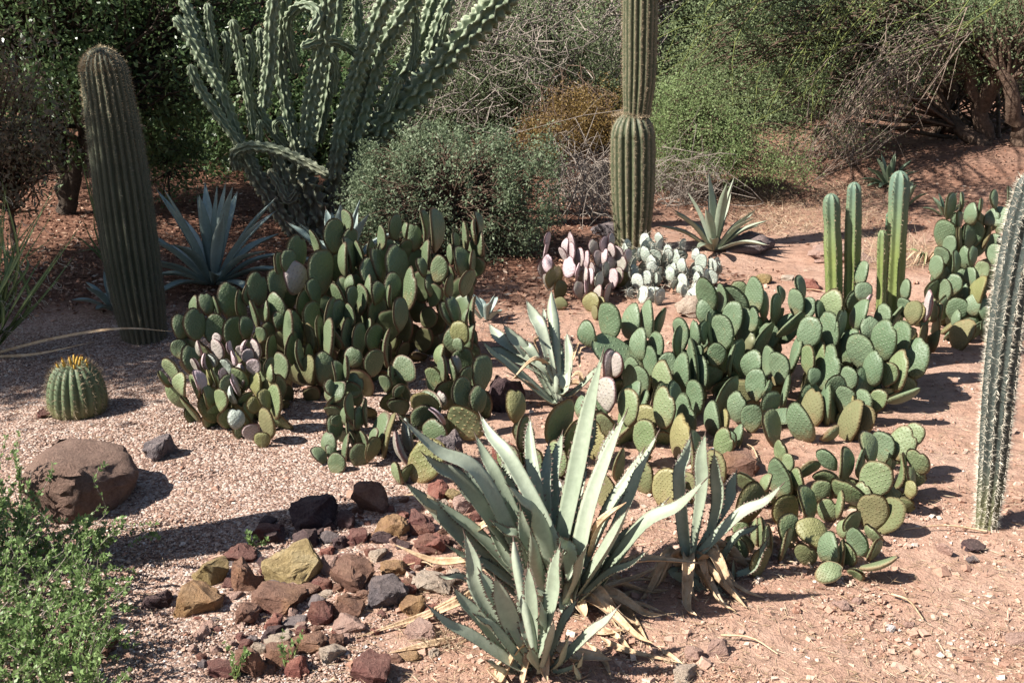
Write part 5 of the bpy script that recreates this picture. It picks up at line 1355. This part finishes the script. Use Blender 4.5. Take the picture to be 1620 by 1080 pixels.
BK = bark_mat("dark_bark", (0.030, 0.024, 0.020), (0.085, 0.065, 0.05)); BG_ = bark_mat("grey_bark", (0.16, 0.135, 0.115), (0.34, 0.29, 0.25)); BB = bark_mat("brown_bark", (0.05, 0.033, 0.024), (0.14, 0.095, 0.07)); BTW = bark_mat("twig_bark", (0.13, 0.095, 0.075), (0.30, 0.235, 0.19)); BGN = bark_mat("green_bark", (0.12, 0.15, 0.04), (0.2, 0.22, 0.08))
LD = leaf_mat("dark_leaf", (0.045, 0.080, 0.030), (0.080, 0.130, 0.050), (0.14, 0.19, 0.085), 0.3, 0.35)
LR = leaf_mat("reddish_leaf", (0.075, 0.095, 0.05), (0.15, 0.13, 0.08), (0.26, 0.17, 0.12), 0.3, 0.35)
LP = leaf_mat("palo_verde_leaf", (0.125, 0.175, 0.07), (0.195, 0.255, 0.115), (0.30, 0.355, 0.19), 0.5)
LB = leaf_mat("bright_green_leaf", (0.12, 0.175, 0.065), (0.19, 0.255, 0.10), (0.27, 0.33, 0.155), 0.45)
LG = leaf_mat("grey_green_leaf", (0.075, 0.105, 0.055), (0.13, 0.17, 0.095), (0.21, 0.245, 0.155), 0.3)
LO = leaf_mat("orange_leaf", (0.10, 0.062, 0.022), (0.18, 0.112, 0.036), (0.25, 0.18, 0.06), 0.3)
LM_ = leaf_mat("mesquite_leaf", (0.10, 0.135, 0.065), (0.165, 0.21, 0.105), (0.24, 0.285, 0.16), 0.45)
LC_ = leaf_mat("creeper_leaf", (0.10, 0.165, 0.055), (0.165, 0.25, 0.085), (0.25, 0.34, 0.14), 0.3, 0.45)

# left: dark leafy tree, reddish shrub
tb = G(103, 338)
tree("leafy_tree", "dark leafy tree with two dark stems behind the left saguaro", "tree", tb, [pxE(70, 60, 150, 130, 8.6, 0.9), pxE(230, 100, 130, 110, 9.0, 0.8), pxE(160, -80, 260, 110, 8.8, 1.0), pxE(250, 200, 80, 60, 9.2, 0.5), pxE(60, 200, 70, 70, 8.6, 0.4), pxE(400, 20, 120, 120, 9.6, 0.6), (-4.9, 9.2, 2.3, 1.1, 0.9, .5)], 480, 50000, (0.03, 0.06), 0.10, LD, BK,
     trunks=[[tb, P(100, 290, tb.y), P(95, 245, tb.y), P(85, 180, tb.y + .1), P(90, 60, tb.y + .2)], [tb, P(115, 290, tb.y), P(125, 230, tb.y), P(150, 150, tb.y + .1)]], trunk_r=0.075, branch_r=0.02)
sb = G(25, 400)
tree("shrub", "reddish leaved shrub at the far left edge", "shrub", sb, [pxE(15, 160, 75, 110, 6.7, 0.35), pxE(-50, 220, 80, 150, 6.8, 0.4), pxE(40, 260, 50, 70, 6.8, 0.3)], 120, 6500, (0.02, 0.042), 0.07, LR, BB, trunk_r=0.025, branch_r=0.008)
db = G(270, 325)
tree("shrub", "thin dark green shrub on leaf litter between the saguaro and the monstrous cactus", "shrub", db, [pxE(262, 285, 40, 50, db.y, 0.3), pxE(300, 260, 50, 30, db.y + .3, .3)], 30, 900, (0.025, 0.05), 0.07, LD, BK, trunk_r=0.012, branch_r=0.006)
# middle bush
mb = G(720, 408)
tree("shrub", "dense rounded grey green bush in front of the orange bush", "shrub", mb, [pxE(640, 320, 92, 92, 7.45, 0.40), pxE(735, 300, 100, 90, 7.5, 0.45), pxE(830, 310, 65, 82, 7.5, 0.4), pxE(700, 245, 90, 40, 7.6, 0.35), pxE(590, 330, 50, 70, 7.4, 0.3), pxE(780, 370, 90, 40, 7.3, 0.3), pxE(585, 265, 26, 30, 7.5, 0.2), pxE(660, 218, 26, 22, 7.6, .2), pxE(860, 240, 24, 26, 7.6, .2), pxE(780, 222, 30, 22, 7.6, .2)], 760, 46000, (0.010, 0.032), (0.034, 0.034, 0.050), LG, BB, trunk_r=0.02, branch_r=0.006, twig_r=0.0015, shell=0.75)
ob = G(905, 262)
tree("shrub", "orange brown bush left of the segmented saguaro", "shrub", ob, [pxE(900, 200, 60, 45, 10.0, 0.4), pxE(955, 185, 50, 50, 10.0, 0.4), pxE(860, 220, 50, 30, 9.9, 0.3), pxE(905, 175, 30, 35, 10, .3)], 260, 15000, (0.012, 0.028), 0.055, LO, BB, trunk_r=0.02, branch_r=0.006)
gb = G(1120, 292)
tree("shrub", "bright green bush right of the segmented saguaro", "shrub", gb, [pxE(1110, 220, 80, 62, 9.7, 0.5), pxE(1080, 180, 60, 60, 9.9, 0.5), pxE(1170, 250, 60, 35, 9.5, 0.4), pxE(1060, 250, 40, 40, 9.7, .3), pxE(1240, 265, 50, 22, 9.4, .3)], 420, 26000, (0.012, 0.028), 0.055, LB, BB, trunk_r=0.02, branch_r=0.006)

def twigs(name, label, cat, base, starts, ends, mat, r=0.004, sag=0.15, jit=0.1, group=None, leaf=None, nleaf=0, lsz=(0.012, 0.022), off=0.05):
    root = thing(name, label, cat, base, group)
    acc = Acc(); lv = Acc()
    for a, b_ in zip(starts, ends):
        a = np.array(a); b_ = np.array(b_); L = np.linalg.norm(b_ - a)
        m1 = a * .66 + b_ * .34 + RNG.normal(size=3) * L * jit * .5 + [0, 0, sag * L]; m2 = a * .33 + b_ * .67 + RNG.normal(size=3) * L * jit * .5 + [0, 0, sag * L * .8]
        p = resample(np.array([a, m1, m2, b_]), 10)
        tube(acc, p, np.linspace(r, r * 0.35, 10), 4)
        for _ in range(3):       # side twigs
            k = RNG.integers(3, 9); d = RNG.normal(size=3); d = d / np.linalg.norm(d) * L * 0.18 + (p[-1] - p[0]) * 0.12
            tube(acc, resample(np.array([p[k], p[k] + d * .5 + [0, 0, .02], p[k] + d]), 4), np.linspace(r * .5, r * .2, 4), 3)
        if nleaf:
            k = RNG.uniform(2, 9, nleaf); i = np.floor(k).astype(int); f = (k - i)[:, None]
            c = p[i] * (1 - f) + p[np.minimum(i + 1, 9)] * f + RNG.normal(size=(nleaf, 3)) * off
            ls = RNG.uniform(*lsz, nleaf); leaves(lv, c, RNG.normal(size=(nleaf, 3)) + [0, 0, -.4], ls, ls * .45)
    mobj("branches", acc.mesh("branches", [mat]), root)
    if nleaf: mobj("foliage", lv.mesh("foliage", [leaf], False), root)
    return root
# dead brush at the foot of the orange bush and right of the saguaro
db = G(925, 345); st = []; en = []
for q in range(150):
    st.append(G(RNG.uniform(880, 975), RNG.uniform(300, 355))); e = P(RNG.uniform(865, 985), RNG.uniform(235, 330), RNG.uniform(8.2, 9.4)); en.append(e)
twigs("dead_bush", "tangle of dead grey brown twigs left of the segmented saguaro", "dead bush", db, st, en, BG_, 0.004, 0.05, 0.5)
db = G(1085, 330); st = []; en = []
for q in range(90):
    st.append(G(RNG.uniform(1040, 1130), RNG.uniform(290, 330))); en.append(P(RNG.uniform(1035, 1150), RNG.uniform(240, 310), RNG.uniform(8.8, 9.8)))
twigs("dead_bush", "dead twigs under the bright green bush", "dead bush", db, st, en, BG_, 0.004, 0.05, 0.5)

# right: drooping palo verde, trunk at the right
pb = G(1560, 222); Yp = pb.y
tree("palo_verde_tree", "drooping pale green tree with a bare brown trunk filling the upper right", "tree", pb,
     [pxE(1180, 60, 150, 100, 10.8, 0.7), pxE(1330, 20, 180, 90, 11, 0.8), pxE(1290, 150, 120, 70, 10.4, 0.5), pxE(1200, 180, 90, 60, 10.2, 0.4), pxE(1500, -20, 180, 80, 11, .9), pxE(1590, 90, 90, 50, 10.6, 0.5), pxE(1100, 120, 70, 80, 11, 0.5), pxE(1420, 70, 90, 60, 10.5, .5), pxE(1350, 215, 60, 26, 10, .3)],
     560, 46000, (0.014, 0.032), (0.10, 0.10, 0.06), LP, BB, trunks=[[pb, P(1552, 180, Yp), P(1530, 120, Yp), P(1500, 40, Yp)], [P(1562, 235, Yp - .1), P(1530, 210, Yp), P(1505, 190, Yp + .2)], [P(1552, 170, Yp), P(1590, 80, Yp - .2), P(1640, 30, Yp - .3)]], trunk_r=0.085, branch_r=0.018, droop=0.05, shell=0.45, nbr=260)
st = []; en = []
for q in range(95):
    a = RNG.random(); s0 = P(1560 - 150 * a, 45 + 60 * a + RNG.uniform(-12, 12), 10.4 - 0.5 * a)
    b0 = RNG.random(); e0 = P(1270 + 170 * b0 + RNG.uniform(-30, 30), 285 - 150 * b0 ** 1.5 + RNG.uniform(-50, 15), 9.6 + 0.4 * b0)
    st.append(s0); en.append(e0)
twigs("fallen_branches", "sheaf of bare grey brown branches sweeping down to the ground under the drooping tree", "branches", G(1330, 275), st, en, BTW, 0.006, 0.16, 0.22, leaf=LP, nleaf=26, off=0.07)
st = []; en = []
for q in range(44):
    x = RNG.uniform(1060, 1600); yy = RNG.uniform(9.9, 10.9); st.append(P(x + RNG.uniform(40, 200), RNG.uniform(-120, -20), yy + .3)); en.append(P(x - RNG.uniform(0, 110), RNG.uniform(40, 215) - max(0, x - 1300) * 0.45, yy - .3))
twigs("hanging_branches", "yellow green hanging branches with fine leaves in front of the drooping tree", "branches", G(1330, 262), st, en, BGN, 0.006, 0.03, 0.16, leaf=LP, nleaf=320, lsz=(0.012, 0.028), off=0.13)
for (x, y, tx, ty, rr_, lab) in [(1500, 212, 1490, 120, 0.16, "thick pale barked leaning trunk under the drooping tree"), (1622, 235, 1580, 110, 0.10, "dark leaning trunk at the right edge under the trees"), (1440, 200, 1420, 90, 0.09, "dark slim trunk in the shade left of the thick trunk")]:
    q = G(x, y); Yq = q.y
    tree("tree", lab, "tree", q, [pxE(tx, ty - 90, 120, 70, Yq + .4, .6), pxE(tx + 60, ty - 60, 90, 50, Yq + .2, .6)], 110, 13000, (0.02, 0.04), 0.12, LM_, BB, trunks=[[q, P(x - 2, y - 30, Yq), P(tx, ty, Yq)]], trunk_r=rr_, branch_r=0.02)
st = [G(1480 + 4 * q, 205 + 2 * (q % 9)) for q in range(40)]; en = [P(1390 + RNG.uniform(0, 230), RNG.uniform(110, 200), 12.5 + RNG.uniform(-.5, 1)) for q in range(40)]
twigs("dead_bush", "dead brown brush heaped in the shade behind the thick trunk", "dead bush", G(1530, 205), st, en, BB, 0.02, 0.05, 0.5)

# tree added for its shade: the unseen crown darkens the soil at the right
q = G(1003, 226)
tree("shade_tree", "grey trunked tree behind the segmented saguaro, added for shade from its unseen crown", "tree", q, [(1.0, 8.3, 2.6, 0.8, 0.45, .25)], 60, 3000, (0.03, 0.06), 0.13, LM_, BB, trunks=[[q, q + Vector((.02, -.3, 1.2)), q + Vector((.2, -1.2, 2.5))]], trunk_r=0.06, branch_r=0.02)
# middle distance: grey twiggy mesquite
cb = G(880, 205)
tree("mesquite_tree", "twiggy grey branched tree behind the orange bush", "tree", cb, [pxE(760, 80, 130, 90, 11.5, 0.6), pxE(880, 40, 130, 90, 12, 0.7), pxE(680, 170, 110, 60, 11.2, 0.5), pxE(940, 110, 80, 70, 12, .5), pxE(800, 150, 120, 60, 11.5, .6), pxE(620, 60, 110, 90, 11.8, .6)], 520, 34000, (0.016, 0.036), (0.12, 0.12, 0.08), LM_, BG_,
     trunks=[[cb, P(905, 130, cb.y), P(880, 60, cb.y), P(820, 10, cb.y)], [cb, P(860, 120, cb.y), P(760, 60, cb.y)], [cb, P(960, 70, cb.y), P(1080, 10, cb.y - .5)]], trunk_r=0.07, branch_r=0.014, twig_r=0.003, shell=0.3)
st = []; en = []
for q in range(80):
    x = RNG.uniform(640, 960); y = RNG.uniform(20, 215); st.append(P(x, y, RNG.uniform(10.6, 11.2))); a = RNG.uniform(-0.6, 0.9); L = RNG.uniform(40, 120)
    en.append(P(x - L * math.cos(a), y + L * math.sin(a) * 0.8, RNG.uniform(10.3, 11.2)))
twigs("dead_branches", "dead grey branches tangled in front of the twiggy tree", "branches", G(820, 250), st, en, BG_, 0.006, 0.05, 0.4)

# far trees closing the view
FT = "trees closing the view at the back"
for q, (x, y, Yf, rx, ry, mt) in enumerate([(40, -20, 12.5, 200, 140, LD), (330, 40, 13, 190, 150, LD), (560, 60, 14, 170, 150, LM_), (800, 30, 16, 190, 150, LM_), (1000, 60, 15, 150, 160, LP), (1120, 90, 13.5, 120, 130, LM_), (1260, 40, 16, 180, 160, LM_), (1450, 60, 17, 190, 150, LM_), (1640, 50, 16, 190, 160, LD), (-160, 0, 11, 170, 160, LD), (180, 90, 15, 220, 130, LD), (450, 190, 11.5, 130, 70, LD), (700, 150, 15, 200, 100, LM_), (940, 150, 14.5, 170, 80, LM_)]):
    c = P(x, y, Yf); gz = float(terrain(c.x, c.y)); bx = Vector((c.x, c.y, gz)); e = pxE(x, y, rx, ry, Yf, 1.2)
    e2 = (e[0] + .3, e[1] + .5, e[2] + e[5] * 0.9, e[3] * .9, 1.2, e[5] * .7); e3 = (e[0] - .2, e[1], max(gz + .5, e[2] - e[5] * .7), e[3] * .8, .9, e[5] * .5)
    tree("background_tree", "", "tree", bx, [e, e2, e3], 240, 17000, (0.045, 0.09), 0.24, mt, BB, trunks=[[bx, Vector((c.x + .1, c.y, gz + 0.8)), Vector((c.x, c.y, c.z))]], trunk_r=0.10, branch_r=0.025, group=None)["label"] = [
     "dark tree far behind the left saguaro's top", "dark tree far behind the monstrous cactus's left arms", "grey green tree far behind the monstrous cactus's right arms", "grey green tree far behind the twiggy tree", "light green tree far behind the segmented saguaro's upper part", "grey green tree right behind the bright green bush", "tall grey green tree far behind the hanging branches", "grey green tree far behind the sweeping bare branches", "dark tree far behind the trunks at the right edge", "dark tree at the back beyond the left edge", "dark tree far back between the left saguaro and the monstrous cactus", "low dark tree directly behind the monstrous cactus's trunks", "low grey green tree far back above the grey green bush", "low grey green tree far back above the orange bush"][q]

# front left: creeping green shrub
cbp = G(70, 1000); croot = thing("shrub", "bright green creeping shrub with tiny leaves in the lower left corner", "shrub", cbp)
acc = Acc(); lv = Acc()
def sprig(a, b_, sag, nl, r=0.0016):
    a = np.array(a); b_ = np.array(b_); L = np.linalg.norm(b_ - a)
    p = resample(np.array([a, a * .66 + b_ * .34 + RNG.normal(size=3) * L * .07 + [0, 0, sag * L], a * .33 + b_ * .67 + RNG.normal(size=3) * L * .07 + [0, 0, sag * L], b_]), 12)
    tube(acc, p, np.linspace(r, r * .4, 12), 4)
    k = np.sort(RNG.uniform(1.5, 10.99, nl)); i = np.floor(k).astype(int); f = (k - i)[:, None]
    c = p[i] * (1 - f) + p[i + 1] * f; t = unit(p[i + 1] - p[i])
    ls = RNG.uniform(0.008, 0.018, nl); side = unit(RNG.normal(size=(nl, 3)))
    v = RNG.random() * .5 + RNG.random(nl) * .5
    leaves(lv, c, side + t * .8 + [0, 0, .3], ls, ls * .6, v)
    leaves(lv, c, -side + t * .8 + [0, 0, .3], ls, ls * .6, v)
for q in range(420):
    x = RNG.uniform(-150, 165); y = RNG.uniform(860, 1150); a = G(x, y)
    tx = x + RNG.normal() * 45 + 12; ty = y - RNG.uniform(15, 115)
    if tx > 215 - max(0, (900 - ty)) * 0.6: tx = 200 - RNG.uniform(0, 60)
    if ty < 815 and tx > 90: ty = 815 + RNG.uniform(0, 40)
    e = P(tx, ty, a.y + RNG.uniform(-0.12, 0.06)); e.z = max(e.z, float(terrain(e.x, e.y)) + 0.02); sprig(a, e, 0.10, 28)
for q in range(64):
    x = RNG.uniform(-120, 45); y = RNG.uniform(800, 900); a = G(x, y); e = P(x + RNG.normal() * 25, y - RNG.uniform(30, 125), a.y + RNG.uniform(-.06, .04)); sprig(a, e, 0.05, 30)
for (a, e, nl) in [((150, 830), (172, 728), 22), ((58, 810), (82, 765), 20), ((60, 830), (250, 855), 26), ((110, 850), (265, 858), 26), ((40, 820), (35, 735), 30), ((20, 815), (10, 690), 34), ((10, 740), (28, 682), 24), ((130, 845), (160, 800), 20), ((140, 960), (222, 1020), 26), ((100, 1040), (195, 1075), 26), ((165, 900), (215, 925), 20), ((190, 870), (255, 850), 16), ((30, 830), (22, 765), 30)]:
    p0 = G(*a); e0 = P(*e, p0.y - 0.03); e0.z = max(e0.z, float(terrain(e0.x, e0.y)) + .012); sprig(p0, e0, 0.06, nl)
mobj("twig_mass", acc.mesh("twig_mass", [BG_]), croot)["kind"] = "stuff"; mobj("foliage", lv.mesh("foliage", [LC_], False), croot)
# tiny seedling plants on the rock bed
for (x, y, hh, lab) in [(455, 1062, 70, "thin pale green seedling among the lowest stones"), (372, 1076, 60, "wispy green seedling at the bottom edge left of the stones"), (400, 870, 30, "tiny seedling in the gravel behind the rock bed")]:
    bq = G(x, y); acc = Acc(); lv = Acc(); rt = thing("seedling", lab, "plant", bq)
    for q in range(5):
        e = np.array(P(x + RNG.uniform(-22, 26), y - hh * RNG.uniform(.5, 1), bq.y)); sprig(bq, e, 0.05, 9, 0.0012)
    mobj("stem", acc.mesh("stem", [BGN]), rt); mobj("foliage", lv.mesh("foliage", [LC_], False), rt)

# loose sticks on the soil
for q, (a, b_) in enumerate([((1285, 905), (1230, 850)), ((1200, 735), (1178, 705)), ((1410, 945), (1460, 985)), ((1250, 460), (1330, 470)), ((1320, 300), (1250, 330)), ((1560, 845), (1430, 842)), ((1140, 1010), (1230, 1040)), ((640, 900), (690, 905))]):
    p0 = G(*a, 0.012); p1 = G(*b_, 0.012); mid = (np.array(p0) + np.array(p1)) / 2 + [0.01, 0.02, 0.008]; acc = Acc()
    tube(acc, resample(np.array([np.array(p0), mid, np.array(p1)]), 8), np.linspace(0.004, 0.0018, 8), 5)
    o = mobj("stick", acc.mesh("stick", [M_DRY]))
    tag(o, ["dry stick across the foot of the low prickly pear", "dry stick beside the white plant tag", "curved dry stick on the bare soil at the lower right", "dry stick behind the right prickly pear", "bare stick at the edge of the dry grass", "straight dry stick at the foot of the right column cactus", "dry stick right of the front agave on the soil", "dry stick beside the rock bed"][q], "stick")
# small white plant tag
tb = G(1127, 728); rt = thing("plant_tag", "small white plant tag between the agave and the right prickly pear", "sign", tb)
M_TAG = plain("white_card", (0.8, 0.8, 0.8), 0.5, 0.03)
s = mpp(tb.y, 715); c = P(1124, 716, tb.y)
def boxm(c, dx, dy, dz, ry=0.0):
    V = CUBE_V * [dx, dy, dz]; R = np.array([[math.cos(ry), 0, math.sin(ry)], [0, 1, 0], [-math.sin(ry), 0, math.cos(ry)]]); return V @ R.T + np.array(c)
acc = Acc(); acc.add(boxm(c, 8 * s, 0.0015, 6 * s, -0.5), CUBE_Q); mobj("card", acc.mesh("card", [M_TAG], False), rt)
acc = Acc(); tube(acc, [np.array(tb) - [0, 0, .03], np.array(tb) + [0, 0.004, 0.0], np.array(c) + [0, .004, 0]], 0.002, 5); mobj("stake", acc.mesh("stake", [M_SPINE_D]), rt)

# trees and a cactus beyond the left edge: they throw the shade the photo shows
tb = Vector((-5.5, 4.6, float(terrain(-5.5, 4.6))))
tree("shade_tree", "spreading dark tree standing beyond the left edge", "tree", tb, [(-5.0, 4.35, 3.15, 0.9, 0.75, 0.40), (-5.2, 5.45, 3.3, 1.1, 0.8, .5), (-5.9, 4.3, 3.7, 0.9, 0.8, .4), (-5.0, 6.4, 3.3, 1.0, 0.8, .5), (-3.3, 5.6, 2.95, 0.7, 0.4, .25)], 330, 38000, (0.04, 0.08), 0.17, LD, BK, trunks=[[tb, tb + Vector((0.1, 0, 1)), tb + Vector((.2, .1, 3.0))]], trunk_r=0.12, branch_r=0.03)
tb = G(-175, 930)
col_cactus("saguaro", "short saguaro beyond the left edge, beside the boulder", [np.array(tb) - [0, 0, .05], np.array(tb) + [0, 0, .8], np.array(tb) + [0, 0, 1.65]], [0.09, 0.115, 0.12, 0.10], 16, M_SAG, M_SPINE_D, 0.025, 3, 0.018, 0.001, depth=0.15, n=40)
print("objects", len(bpy.data.objects), "polys", sum(len(o.data.polygons) for o in bpy.data.objects if o.type == 'MESH'))
